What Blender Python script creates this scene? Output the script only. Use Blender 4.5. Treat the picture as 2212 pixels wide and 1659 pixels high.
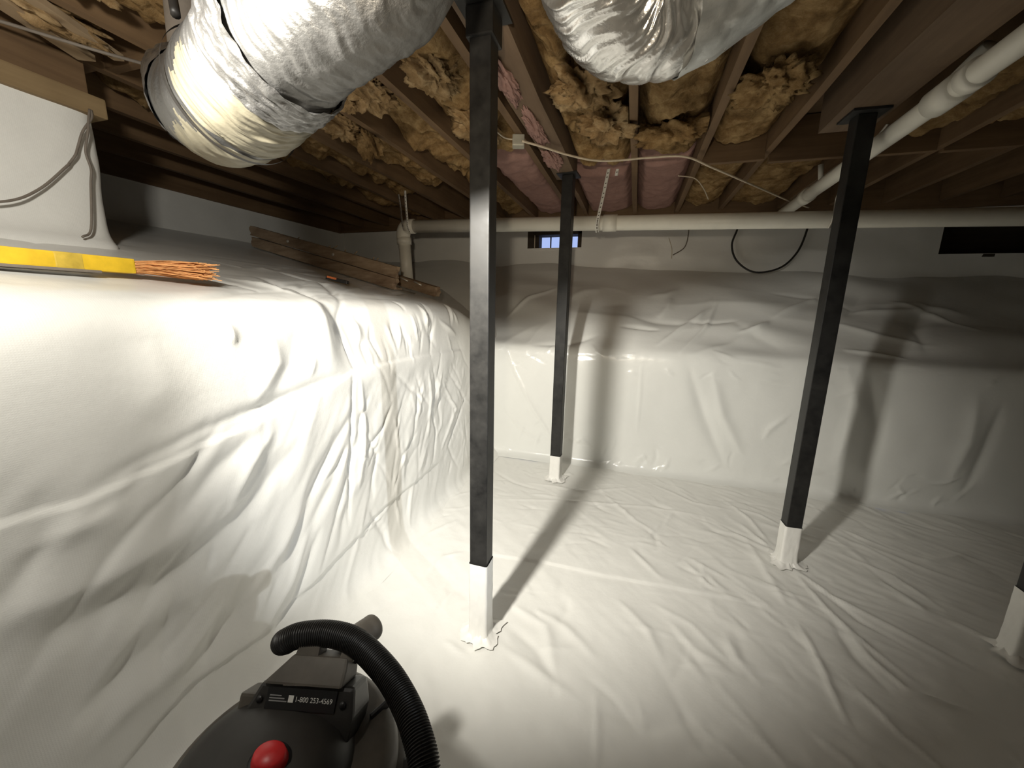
import bpy, bmesh, math, random
import numpy as np
from mathutils import Vector, Matrix
for o in list(bpy.data.objects): bpy.data.objects.remove(o)
SC = bpy.context.scene
COL = SC.collection
R = math.radians

# ------------------------------------------------------------------ camera, world, lights, exposure
cam_d = bpy.data.cameras.new('camera'); cam = bpy.data.objects.new('camera', cam_d); COL.objects.link(cam)
cam_d.sensor_fit = 'HORIZONTAL'; cam_d.sensor_width = 36.0; cam_d.lens = 840.0/2212.0*36.0
cam_d.clip_start = 0.02
YAW, PITCH, ROLL, CAMZ = R(17.1), R(11.3), R(1.2), 1.44
fw = Vector((-math.sin(YAW)*math.cos(PITCH), math.cos(YAW)*math.cos(PITCH), -math.sin(PITCH)))
rt = Vector((math.cos(YAW), math.sin(YAW), 0)); up = rt.cross(fw)
rt2 = math.cos(ROLL)*rt + math.sin(ROLL)*up; up2 = math.cos(ROLL)*up - math.sin(ROLL)*rt
cam.matrix_world = Matrix(((rt2.x, up2.x, -fw.x, 0), (rt2.y, up2.y, -fw.y, 0), (rt2.z, up2.z, -fw.z, CAMZ), (0, 0, 0, 1)))
SC.camera = cam
w = bpy.data.worlds.new('sky'); SC.world = w; w.use_nodes = True
w.node_tree.nodes['Background'].inputs[0].default_value = (0.42, 0.52, 0.85, 1)   # overcast daylight seen through the foundation window
w.node_tree.nodes['Background'].inputs[1].default_value = 1.0
SC.view_settings.view_transform = 'Standard'; SC.view_settings.look = 'None'
SC.view_settings.gamma = 1.0; SC.view_settings.use_curve_mapping = False
SC.view_settings.exposure = 0.08

def area_light(name, loc, target, size, power, color, spread=180):
    d = bpy.data.lights.new(name, 'AREA'); d.shape = 'RECTANGLE'; d.size, d.size_y = size
    d.energy = power; d.color = color; d.spread = R(spread)
    o = bpy.data.objects.new(name, d); COL.objects.link(o); o.location = loc
    o.rotation_euler = (Vector(target)-Vector(loc)).to_track_quat('-Z', 'Y').to_euler()
    return o
def spot_light(name, loc, target, radius, power, color, cone, blend):
    d = bpy.data.lights.new(name, 'SPOT'); d.energy = power; d.color = color; d.shadow_soft_size = radius
    d.spot_size = R(cone); d.spot_blend = blend
    o = bpy.data.objects.new(name, d); COL.objects.link(o); o.location = loc
    o.rotation_euler = (Vector(target)-Vector(loc)).to_track_quat('-Z', 'Y').to_euler()
    return o
area_light('work_lamp', (-0.75, 0.10, 2.00), (-1.65, 0.36, 1.78), (0.10, 0.10), 16, (1.0, 0.955, 0.86))
spot_light('work_lamp_beam', (-0.75, 0.10, 2.00), (-0.58, 2.3, 0.78), 0.06, 330, (1.0, 0.955, 0.86), 84, 0.9)
spot_light('ceiling_fill', (-0.06, -0.12, 1.60), (-0.95, 3.4, 2.15), 0.03, 74, (1.0, 0.86, 0.66), 66, 1.0)  # added fill spot near the camera, lifts the ceiling and upper back wall
spot_light('hand_torch', (2.4, -0.45, 1.65), (-1.30, 1.80, 0.70), 0.03, 225, (0.93, 0.97, 1.0), 28, 0.7)

# ------------------------------------------------------------------ materials
MATS = {}
def nodes_of(name):
    m = bpy.data.materials.new(name); m.use_nodes = True; MATS[name] = m
    nt = m.node_tree; return m, nt, nt.nodes['Principled BSDF']
def tex(nt, kind, scale, detail=4, rough=0.55, stretch=(1, 1, 1), coords='Object'):
    c = nt.nodes.new('ShaderNodeTexCoord'); mp = nt.nodes.new('ShaderNodeMapping'); mp.inputs['Scale'].default_value = stretch
    t = nt.nodes.new('ShaderNodeTexNoise' if kind == 'noise' else 'ShaderNodeTexVoronoi')
    t.inputs['Scale'].default_value = scale
    if kind == 'noise': t.inputs['Detail'].default_value = detail; t.inputs['Roughness'].default_value = rough
    nt.links.new(c.outputs[coords], mp.inputs['Vector']); nt.links.new(mp.outputs[0], t.inputs['Vector'])
    return t
def ramp(nt, src, stops):
    r = nt.nodes.new('ShaderNodeValToRGB'); e = r.color_ramp.elements
    while len(e) < len(stops): e.new(0.5)
    for i, (p, c) in enumerate(stops): e[i].position = p; e[i].color = (*c, 1)
    nt.links.new(src, r.inputs[0]); return r
def bump(nt, b, src, strength, dist):
    n = nt.nodes.new('ShaderNodeBump'); n.inputs['Strength'].default_value = strength; n.inputs['Distance'].default_value = dist
    nt.links.new(src, n.inputs['Height']); nt.links.new(n.outputs[0], b.inputs['Normal']); return n
def plain(name, col, rough=0.5, metal=0.0, spec=0.5, var=0.12, scale=30, bmp=0.0, stretch=(1, 1, 1), bd=0.004):
    m, nt, b = nodes_of(name)
    t = tex(nt, 'noise', scale, 5, 0.6, stretch)
    lo = tuple(c*(1-var) for c in col); hi = tuple(min(1, c*(1+var)) for c in col)
    nt.links.new(ramp(nt, t.outputs['Fac'], [(0.3, lo), (0.7, hi)]).outputs[0], b.inputs['Base Color'])
    b.inputs['Roughness'].default_value = rough; b.inputs['Metallic'].default_value = metal
    b.inputs['Specular IOR Level'].default_value = spec
    if bmp: bump(nt, b, t.outputs['Fac'], bmp, bd)
    return m
def liner_mat(name, col, rough, weave, spec=0.5):
    m, nt, b = nodes_of(name)
    t = tex(nt, 'noise', 3.0, 6, 0.6)
    nt.links.new(ramp(nt, t.outputs['Fac'], [(0.3, tuple(c*0.96 for c in col)), (0.7, col)]).outputs[0], b.inputs['Base Color'])
    b.inputs['Roughness'].default_value = rough; b.inputs['Specular IOR Level'].default_value = spec
    n1 = tex(nt, 'noise', 26, 5, 0.55)
    b1 = bump(nt, b, n1.outputs['Fac'], 0.22, 0.006)
    if weave:
        c = nt.nodes.new('ShaderNodeTexCoord')
        ws = []
        for ax in ('Y', 'Z'):
            wv = nt.nodes.new('ShaderNodeTexWave'); wv.bands_direction = ax; wv.inputs['Scale'].default_value = 60; wv.inputs['Distortion'].default_value = 0.6
            nt.links.new(c.outputs['Object'], wv.inputs['Vector']); ws.append(wv)
        mx = nt.nodes.new('ShaderNodeMath'); mx.operation = 'MAXIMUM'
        nt.links.new(ws[0].outputs['Fac'], mx.inputs[0]); nt.links.new(ws[1].outputs['Fac'], mx.inputs[1])
        b2 = nt.nodes.new('ShaderNodeBump'); b2.inputs['Strength'].default_value = weave; b2.inputs['Distance'].default_value = 0.0006
        nt.links.new(mx.outputs[0], b2.inputs['Height']); nt.links.new(b1.outputs[0], b2.inputs['Normal'])
        nt.links.new(b2.outputs[0], b.inputs['Normal'])
    return m
liner_mat('liner', (0.87, 0.865, 0.825), 0.34, 0.25)
liner_mat('liner_floor', (0.87, 0.865, 0.825), 0.40, 0.0)
liner_mat('liner_back', (0.86, 0.865, 0.83), 0.24, 0.0)
def wood_mat(name, c0, c1, axis=1, rough=0.75, scale=7):
    m, nt, b = nodes_of(name)
    st = [14, 14, 14]; st[axis] = 0.9
    t = tex(nt, 'noise', scale, 8, 0.65, tuple(s/6 for s in st))
    t2 = tex(nt, 'noise', 2.2, 4, 0.6)
    r = ramp(nt, t.outputs['Fac'], [(0.25, c0), (0.75, c1)])
    mx = nt.nodes.new('ShaderNodeMix'); mx.data_type = 'RGBA'; mx.blend_type = 'MULTIPLY'; mx.inputs[0].default_value = 0.6
    r2 = ramp(nt, t2.outputs['Fac'], [(0.3, (0.55, 0.5, 0.45)), (0.7, (1, 1, 1))])
    nt.links.new(r.outputs[0], mx.inputs[6]); nt.links.new(r2.outputs[0], mx.inputs[7])
    nt.links.new(mx.outputs[2], b.inputs['Base Color']); b.inputs['Roughness'].default_value = rough
    bump(nt, b, t.outputs['Fac'], 0.4, 0.002); return m
wood_mat('joist_wood', (0.13, 0.076, 0.036), (0.25, 0.155, 0.078), 1)
wood_mat('joist_cross', (0.13, 0.076, 0.036), (0.25, 0.155, 0.078), 0)
wood_mat('beam_wood', (0.12, 0.078, 0.045), (0.22, 0.145, 0.088), 1)
wood_mat('sill_wood', (0.24, 0.165, 0.08), (0.37, 0.265, 0.14), 1)
wood_mat('pale_board', (0.34, 0.24, 0.14), (0.52, 0.39, 0.25), 1)
wood_mat('subfloor_wood', (0.10, 0.06, 0.03), (0.16, 0.10, 0.05), 0)
wood_mat('old_wood', (0.20, 0.12, 0.07), (0.62, 0.48, 0.33), 0, 0.8, 9)
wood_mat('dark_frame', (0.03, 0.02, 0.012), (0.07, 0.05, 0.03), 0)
def wool_mat(name, stops, b_s=0.9):
    m, nt, b = nodes_of(name)
    t = tex(nt, 'noise', 9, 9, 0.7); t2 = tex(nt, 'noise', 60, 6, 0.75)
    nt.links.new(ramp(nt, t.outputs['Fac'], stops).outputs[0], b.inputs['Base Color'])
    b.inputs['Roughness'].default_value = 0.95; b.inputs['Specular IOR Level'].default_value = 0.1
    a = nt.nodes.new('ShaderNodeMath'); a.operation = 'ADD'
    nt.links.new(t.outputs['Fac'], a.inputs[0]); nt.links.new(t2.outputs['Fac'], a.inputs[1])
    bump(nt, b, a.outputs[0], b_s, 0.012); return m
wool_mat('wool', [(0.28, (0.09, 0.05, 0.02)), (0.48, (0.31, 0.19, 0.08)), (0.72, (0.62, 0.43, 0.21))], 1.0)
wool_mat('wool_pale', [(0.28, (0.15, 0.09, 0.04)), (0.5, (0.40, 0.26, 0.125)), (0.75, (0.70, 0.52, 0.30))])
wool_mat('wool_pink', [(0.25, (0.28, 0.165, 0.14)), (0.75, (0.42, 0.255, 0.215))], 0.4)
def foil_mat(name, col, rough, b_s, overspray=False):
    m, nt, b = nodes_of(name)
    b.inputs['Metallic'].default_value = 0.92
    t = tex(nt, 'noise', 16, 6, 0.6); t3 = tex(nt, 'noise', 5, 3, 0.5)
    rr = ramp(nt, t3.outputs['Fac'], [(0.3, (rough*0.75,)*3), (0.7, (rough*1.3,)*3)])
    nt.links.new(rr.outputs[0], b.inputs['Roughness'])
    bump(nt, b, t.outputs['Fac'], b_s, 0.01)
    b.inputs['Base Color'].default_value = (*col, 1)
    return m
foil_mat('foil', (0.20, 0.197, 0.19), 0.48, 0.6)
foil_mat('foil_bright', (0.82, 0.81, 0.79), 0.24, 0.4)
foil_mat('foil_tape', (0.26, 0.256, 0.25), 0.36, 0.8)
foil_mat('foil_dull', (0.88, 0.90, 0.89), 0.45, 0.25)
plain('overspray', (0.22, 0.20, 0.145), 0.5, 0.25, 0.5, 0.10, 24, 0.3, (1, 1, 1))
m, nt, b = nodes_of('steel')
t = tex(nt, 'noise', 14, 6, 0.65)
nt.links.new(ramp(nt, t.outputs['Fac'], [(0.3, (0.012, 0.012, 0.012)), (0.75, (0.035, 0.034, 0.032))]).outputs[0], b.inputs['Base Color'])
nt.links.new(ramp(nt, t.outputs['Fac'], [(0.3, (0.38,)*3), (0.7, (0.52,)*3)]).outputs[0], b.inputs['Roughness'])
b.inputs['Specular IOR Level'].default_value = 0.30
plain('wrap', (0.86, 0.85, 0.81), 0.4, 0, 0.5, 0.03, 20, 0.25)
plain('pvc', (0.78, 0.75, 0.66), 0.38, 0, 0.5, 0.05, 8)
plain('strap_white', (0.80, 0.78, 0.72), 0.5, 0, 0.4, 0.05)
plain('strap_hole', (0.12, 0.10, 0.08), 0.8)
plain('cable_cream', (0.62, 0.53, 0.40), 0.5)
plain('cable_black', (0.02, 0.018, 0.016), 0.5)
plain('cable_grey', (0.20, 0.17, 0.14), 0.6)
plain('box_grey', (0.42, 0.40, 0.33), 0.5, 0.3)
plain('plastic_black', (0.026, 0.024, 0.022), 0.42, 0, 0.5, 0.25, 10, 0.15)
plain('plastic_dusty', (0.085, 0.074, 0.060), 0.55, 0, 0.5, 0.4, 7, 0.2)
plain('hose_black', (0.016, 0.015, 0.014), 0.38, 0, 0.5, 0.2, 20)
plain('plastic_red', (0.72, 0.03, 0.035), 0.35, 0, 0.5, 0.08)
plain('print_white', (0.80, 0.80, 0.76), 0.5, 0, 0.3, 0.02)
plain('print_grey', (0.30, 0.30, 0.30), 0.5, 0, 0.3, 0.02)
plain('label_black', (0.012, 0.012, 0.013), 0.35, 0, 0.5, 0.02)
plain('paint_yellow', (0.80, 0.52, 0.03), 0.42, 0, 0.5, 0.18, 14)
plain('paint_yellow_worn', (0.60, 0.42, 0.06), 0.5, 0, 0.4, 0.3, 16)
plain('bristle', (0.85, 0.42, 0.16), 0.7, 0, 0.3, 0.2, 50)
plain('orange', (0.85, 0.22, 0.06), 0.45)
plain('dull_steel', (0.45, 0.42, 0.37), 0.4, 0.7)
plain('screw', (0.75, 0.72, 0.65), 0.4, 0.5)
plain('concrete', (0.30, 0.28, 0.25), 0.9, 0, 0.2, 0.2, 12, 0.4)
m, nt, b = nodes_of('pane')
t = tex(nt, 'noise', 18, 4, 0.6)
b.inputs['Base Color'].default_value = (0.92, 0.95, 1, 1); b.inputs['Transmission Weight'].default_value = 1.0
b.inputs['IOR'].default_value = 1.05
nt.links.new(ramp(nt, t.outputs['Fac'], [(0.35, (0.02,)*3), (0.8, (0.25,)*3)]).outputs[0], b.inputs['Roughness'])

# ------------------------------------------------------------------ helpers
def tag(o, label=None, cat=None, group=None, kind=None):
    if label: o['label'] = label
    if cat: o['category'] = cat
    if group: o['group'] = group
    if kind: o['kind'] = kind
    return o
def empty(name, loc=(0, 0, 0), **kw):
    o = bpy.data.objects.new(name, None); o.location = loc; o.empty_display_size = 0.05; COL.objects.link(o); return tag(o, **kw)
def link(name, me, mat, parent=None):
    o = bpy.data.objects.new(name, me); COL.objects.link(o)
    if mat and not me.materials: me.materials.append(MATS[mat])
    if parent is not None:
        o.parent = parent
        o.matrix_parent_inverse = Matrix.Translation(-Vector(parent.location)) if parent.type == 'EMPTY' else Matrix()
    return o
def from_bm(name, bm, mat, parent=None, smooth=False):
    me = bpy.data.meshes.new(name); bm.normal_update(); bm.to_mesh(me); bm.free()
    if smooth: me.polygons.foreach_set('use_smooth', [True]*len(me.polygons))
    return link(name, me, mat, parent)
def grid_mesh(name, P, closed_u=False, flip=False):
    n, k = P.shape[:2]; me = bpy.data.meshes.new(name)
    idx = np.arange(n*k).reshape(n, k)
    if closed_u: idx = np.concatenate([idx, idx[:1]], 0)
    a, b_, c, d = idx[:-1, :-1], idx[1:, :-1], idx[1:, 1:], idx[:-1, 1:]
    q = np.stack([a, b_, c, d] if not flip else [a, d, c, b_], -1).reshape(-1, 4)
    me.vertices.add(n*k); me.vertices.foreach_set('co', P.reshape(-1).astype(np.float32))
    me.loops.add(q.size); me.loops.foreach_set('vertex_index', q.reshape(-1).astype(np.int32))
    me.polygons.add(len(q)); me.polygons.foreach_set('loop_start', np.arange(0, q.size, 4, dtype=np.int32))
    me.update(calc_edges=True); me.validate()
    me.polygons.foreach_set('use_smooth', np.ones(len(me.polygons), bool))
    return me
def box_bm(bm, lo, hi, M=None):
    vs = [bm.verts.new(((M @ Vector((x, y, z))) if M else (x, y, z))) for x in (lo[0], hi[0]) for y in (lo[1], hi[1]) for z in (lo[2], hi[2])]
    for f in ((0, 1, 3, 2), (4, 6, 7, 5), (0, 4, 5, 1), (2, 3, 7, 6), (0, 2, 6, 4), (1, 5, 7, 3)):
        bm.faces.new([vs[i] for i in f])
def box(name, lo, hi, mat, parent=None, bev=0.0, M=None, seg=2):
    bm = bmesh.new(); box_bm(bm, lo, hi, M)
    bmesh.ops.recalc_face_normals(bm, faces=bm.faces)
    if bev: bmesh.ops.bevel(bm, geom=bm.edges[:], offset=bev, segments=seg, affect='EDGES', profile=0.7)
    return from_bm(name, bm, mat, parent)
def frame_matrix(origin, xdir, zdir=(0, 0, 1)):
    x = Vector(xdir).normalized(); z = Vector(zdir); y = z.cross(x).normalized(); z = x.cross(y)
    return Matrix(((x.x, y.x, z.x, origin[0]), (x.y, y.y, z.y, origin[1]), (x.z, y.z, z.z, origin[2]), (0, 0, 0, 1)))
def spline(pts, n):
    P = np.array(pts, float); Q = np.vstack([2*P[0]-P[1], P, 2*P[-1]-P[-2]])
    out = []; seg = len(P)-1
    for i in range(n):
        t = i/(n-1)*seg; k = min(int(t), seg-1); u = t-k
        p0, p1, p2, p3 = Q[k], Q[k+1], Q[k+2], Q[k+3]
        out.append(0.5*((2*p1)+(-p0+p2)*u+(2*p0-5*p1+4*p2-p3)*u*u+(-p0+3*p1-3*p2+p3)*u**3))
    return np.array(out)
def sweep_frames(C):
    T = np.gradient(C, axis=0); T /= np.linalg.norm(T, axis=1)[:, None]
    N = np.zeros_like(T); a = np.array([0, 0, 1.]) if abs(T[0, 2]) < 0.9 else np.array([1., 0, 0])
    n = a-T[0]*(a@T[0]); N[0] = n/np.linalg.norm(n)
    for i in range(1, len(C)):
        n = N[i-1]-T[i]*(N[i-1]@T[i]); N[i] = n/np.linalg.norm(n)
    return T, N, np.cross(T, N)
def tube_mesh(name, C, rad, seg=12, caps=True):
    C = np.asarray(C, float); T, N, B = sweep_frames(C); n = len(C)
    th = np.arange(seg)/seg*2*np.pi
    if np.isscalar(rad): rad = np.full((n, seg), rad)
    rad = np.asarray(rad, float)
    if rad.ndim == 1: rad = np.repeat(rad[:, None], seg, 1)
    P = C[None]+(np.cos(th)[:, None, None]*N[None]+np.sin(th)[:, None, None]*B[None])*rad.T[:, :, None]
    if caps:
        P = np.concatenate([np.repeat(C[None, :1], seg, 0), P, np.repeat(C[None, -1:], seg, 0)], 1)
    return grid_mesh(name, P, closed_u=True)
def tube(name, pts, rad, mat, parent=None, n=None, seg=10):
    C = spline(pts, n or max(2, 8*len(pts))) if (n or len(pts) > 2) else np.array(pts, float)
    return link(name, tube_mesh(name, C, rad, seg), mat, parent)
# --- noise
def _hash(i, j, seed):
    h = (i*374761393+j*668265263+seed*974711) & 0xFFFFFFFF
    h = ((h ^ (h >> 13))*1274126177) & 0xFFFFFFFF
    return (h ^ (h >> 16)) & 0xFFFFFFFF
def perlin(x, y, seed=0):
    x, y = np.broadcast_arrays(np.asarray(x, float), np.asarray(y, float))
    xi = np.floor(x).astype(np.int64); yi = np.floor(y).astype(np.int64); xf, yf = x-xi, y-yi
    u = xf**3*(xf*(xf*6-15)+10); v = yf**3*(yf*(yf*6-15)+10)
    def g(a, b_):
        an = _hash(xi+a, yi+b_, seed)/4294967296.0*2*np.pi
        return np.cos(an)*(xf-a)+np.sin(an)*(yf-b_)
    return (g(0, 0)*(1-u)+g(1, 0)*u)*(1-v)+(g(0, 1)*(1-u)+g(1, 1)*u)*v
def fbm(x, y, seed=0, octv=4, gain=0.5):
    s = 0; a = 1.0
    for k in range(octv): s = s+a*perlin(x*2**k, y*2**k, seed+k*17); a *= gain
    return s
def ridged(x, y, seed=0, octv=3):
    s = 0; a = 1.0
    for k in range(octv): s = s+a*(1-np.abs(perlin(x*2**k, y*2**k, seed+k*31))*2.2); a *= 0.5
    return s/1.75
def sstep(a, b_, x):
    t = np.clip((x-a)/(b_-a), 0, 1); return t*t*(3-2*t)
def folds(D, U, V, table, hscale=1.0):
    for kind, wd, h, pts in table:
        pts = np.array(pts, float); far = 0.5 if kind.startswith('step') else wd*4
        m = (U > pts[:, 0].min()-far) & (U < pts[:, 0].max()+far) & (V > pts[:, 1].min()-far) & (V < pts[:, 1].max()+far)
        if not m.any(): continue
        u, v = U[m], V[m]; best = np.full(u.shape, 1e9); sd = np.zeros(u.shape); tt = np.zeros(u.shape)
        L = np.linalg.norm(np.diff(pts, axis=0), axis=1); acc = 0; tot = L.sum()
        for i in range(len(pts)-1):
            a = pts[i]; d = pts[i+1]-a; l2 = max(d@d, 1e-9)
            t = np.clip(((u-a[0])*d[0]+(v-a[1])*d[1])/l2, 0, 1)
            ex, ey = u-(a[0]+t*d[0]), v-(a[1]+t*d[1]); e = np.hypot(ex, ey)
            nb = e < best; best = np.where(nb, e, best)
            sd = np.where(nb, np.sign(d[0]*ey-d[1]*ex)*e, sd); tt = np.where(nb, (acc+t*L[i])/tot, tt); acc += L[i]
        if kind == 'ridge':
            tp = np.sin(np.pi*np.clip(tt*0.94+0.03, 0, 1))**0.7
            ww = wd*(0.6+0.6*tp)
            D[m] += hscale*h*tp*np.exp(-np.abs(best/ww)**1.6)
        else:
            s = sd if kind == 'step' else -sd
            tp = np.clip(np.minimum(tt, 1-tt)*12, 0, 1)
            D[m] += hscale*h*tp*sstep(-wd, wd, s)*np.exp(-np.clip(s, 0, None)/0.16)
def random_folds(seed, n, ur, vr, ang, spread, length, width, height, neg=0.4):
    rg = random.Random(seed); out = []
    for _ in range(n):
        cu, cv = rg.uniform(*ur), rg.uniform(*vr); a = ang+rg.gauss(0, spread); l = rg.uniform(*length)/2
        bend = rg.uniform(-0.25, 0.25)*l; du, dv = math.cos(a), math.sin(a)
        h = rg.uniform(*height)*(-1 if rg.random() < neg else 1)
        out.append(('ridge', rg.uniform(*width), h, [(cu-du*l, cv-dv*l), (cu-dv*bend, cv+du*bend), (cu+du*l, cv+dv*l)]))
    return out
def axis_vals(segs):
    v = [segs[0][0]]
    for a, b_, st in segs: v += list(np.linspace(a, b_, max(2, int(round((b_-a)/st))+1))[1:])
    return np.array(v)
def displace(P, D):
    du = np.gradient(P, axis=0); dv = np.gradient(P, axis=1)
    N = np.cross(du, dv); N /= np.maximum(np.linalg.norm(N, axis=2), 1e-9)[..., None]
    return P+N*D[..., None]
# fold lines of the liners, in metres on each surface
LEFT_FOLDS = [
('step',0.006,0.011,[(0.207,0.96),(0.412,0.948),(0.548,0.938),(0.702,0.96),(0.847,0.984),(1.049,1.011),(1.373,1.051),(1.611,1.116),(2.16,1.116),(2.956,1.101)]),
('ridge',0.022,0.013,[(0.57,0.964),(0.708,1.001),(0.854,1.034),(1.054,1.054),(1.272,1.081),(1.495,1.113)]),
('ridge',0.008,0.006,[(1.174,1.04),(1.319,1.051),(1.494,1.094)]),
('stepd',0.006,0.01,[(0.405,0.148),(0.51,0.139),(0.688,0.197),(0.948,0.159),(1.414,0.228),(1.761,0.286),(2.304,0.307),(2.517,0.295)]),
('ridge',0.03,0.022,[(1.548,0.909),(1.338,0.701),(1.159,0.481),(1.023,0.274)]),
('ridge',0.018,0.016,[(1.561,0.736),(1.423,0.498),(1.263,0.231)]),
('ridge',0.03,-0.02,[(1.38,0.684),(1.191,0.55),(0.93,0.329)]),
('ridge',0.05,0.022,[(1.2,0.86),(0.935,0.67),(0.647,0.558)]),
('ridge',0.03,0.015,[(1.044,0.968),(0.88,0.888),(0.767,0.795)]),
('ridge',0.02,-0.012,[(1.101,0.95),(0.994,0.86),(0.909,0.738)]),
('ridge',0.03,0.016,[(0.704,0.974),(0.631,0.921),(0.541,0.888)]),
('ridge',0.03,-0.014,[(0.671,0.973),(0.587,0.889),(0.44,0.862)]),
('ridge',0.02,0.014,[(0.913,1.032),(0.828,0.948),(0.706,0.857)]),
('ridge',0.015,-0.011,[(0.817,0.968),(0.762,0.906),(0.687,0.851)]),
('ridge',0.045,0.02,[(1.068,0.474),(0.89,0.302),(0.696,0.26)]),
('ridge',0.018,0.02,[(1.283,0.431),(1.128,0.191),(1.005,0.117)]),
('ridge',0.012,-0.012,[(1.218,0.446),(1.102,0.279),(0.947,0.149)]),
('ridge',0.06,0.02,[(0.866,0.656),(0.715,0.602),(0.451,0.626)]),
('ridge',0.05,-0.02,[(0.787,0.736),(0.58,0.7),(0.378,0.729)]),
('ridge',0.05,0.018,[(0.752,0.473),(0.627,0.415),(0.438,0.374)]),
('ridge',0.04,-0.018,[(0.83,0.372),(0.702,0.308),(0.521,0.289)]),
('ridge',0.012,0.012,[(0.845,0.616),(0.811,0.533)]),
('ridge',0.01,0.016,[(1.593,1.112),(1.553,0.884),(1.519,0.652),(1.465,0.351)]),
('ridge',0.016,-0.016,[(1.641,1.057),(1.637,0.786),(1.559,0.509)]),
('ridge',0.012,0.012,[(1.637,0.786),(1.722,0.626),(1.643,0.388)]),
('ridge',0.012,0.012,[(1.928,1.062),(2.176,0.872),(2.075,0.559)]),
('ridge',0.01,0.014,[(2.399,1.024),(2.434,0.852),(2.348,0.737),(2.409,0.55),(2.345,0.326)]),
('ridge',0.012,-0.014,[(2.333,1.001),(2.338,0.806),(2.282,0.555)]),
('ridge',0.014,0.013,[(2.651,0.953),(2.906,0.68),(2.598,0.379),(2.762,0.121)]),
('ridge',0.012,-0.012,[(2.535,0.902),(2.727,0.644),(2.482,0.382)]),
('ridge',0.01,0.01,[(2.135,0.634),(1.967,0.536),(1.857,0.342)]),
('ridge',0.012,0.012,[(1.893,0.876),(1.796,0.765),(1.589,0.65)]),
('ridge',0.016,0.014,[(1.639,0.335),(1.75,0.13),(1.763,0.001)]),
('ridge',0.03,-0.015,[(1.163,1.32),(1.172,1.212),(1.058,1.089)]),
('ridge',0.02,-0.018,[(0.988,1.377),(1.003,1.298)]),
('ridge',0.06,-0.012,[(0.754,1.331),(0.758,1.196),(0.691,1.117)]),
('ridge',0.05,0.012,[(1.3,1.35),(1.237,1.204),(1.137,1.089)]),
('ridge',0.012,-0.008,[(1.361,1.208),(1.327,1.132)]),
('ridge',0.012,0.008,[(1.223,1.072),(1.133,1.05),(1.016,1.046)]),
('ridge',0.008,0.014,[(1.616,1.305),(1.621,1.201),(1.627,1.107)]),
('ridge',0.02,-0.03,[(1.751,1.358),(1.722,1.239)]),
('ridge',0.01,0.014,[(1.845,1.331),(1.815,1.257),(1.848,1.139)]),
('ridge',0.008,0.01,[(2.066,1.336),(2.091,1.238),(2.096,1.129)]),
('ridge',0.014,-0.014,[(1.959,1.326),(1.986,1.15)]),
('ridge',0.014,-0.012,[(2.513,1.339),(2.779,1.226)]),
('ridge',0.02,0.01,[(2.286,1.344),(2.438,1.165)]),
]
BENCH_FOLDS = [
('ridge',0.015,0.014,[(1.118,1.975),(1.239,1.815),(1.291,1.624)]),
('ridge',0.01,0.01,[(1.174,2.025),(1.224,1.953),(1.237,1.864)]),
('ridge',0.03,0.02,[(1.534,1.909),(1.596,1.683),(1.604,1.451)]),
('ridge',0.02,0.018,[(1.831,2.119),(1.956,1.902),(1.771,1.564)]),
('ridge',0.02,-0.015,[(1.346,1.849),(1.453,1.594)]),
('ridge',0.012,0.01,[(1.934,1.749),(1.716,1.46),(1.528,1.259)]),
('ridge',0.03,0.015,[(1.542,2.166),(2.005,2.311),(2.17,2.139)]),
]
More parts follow.
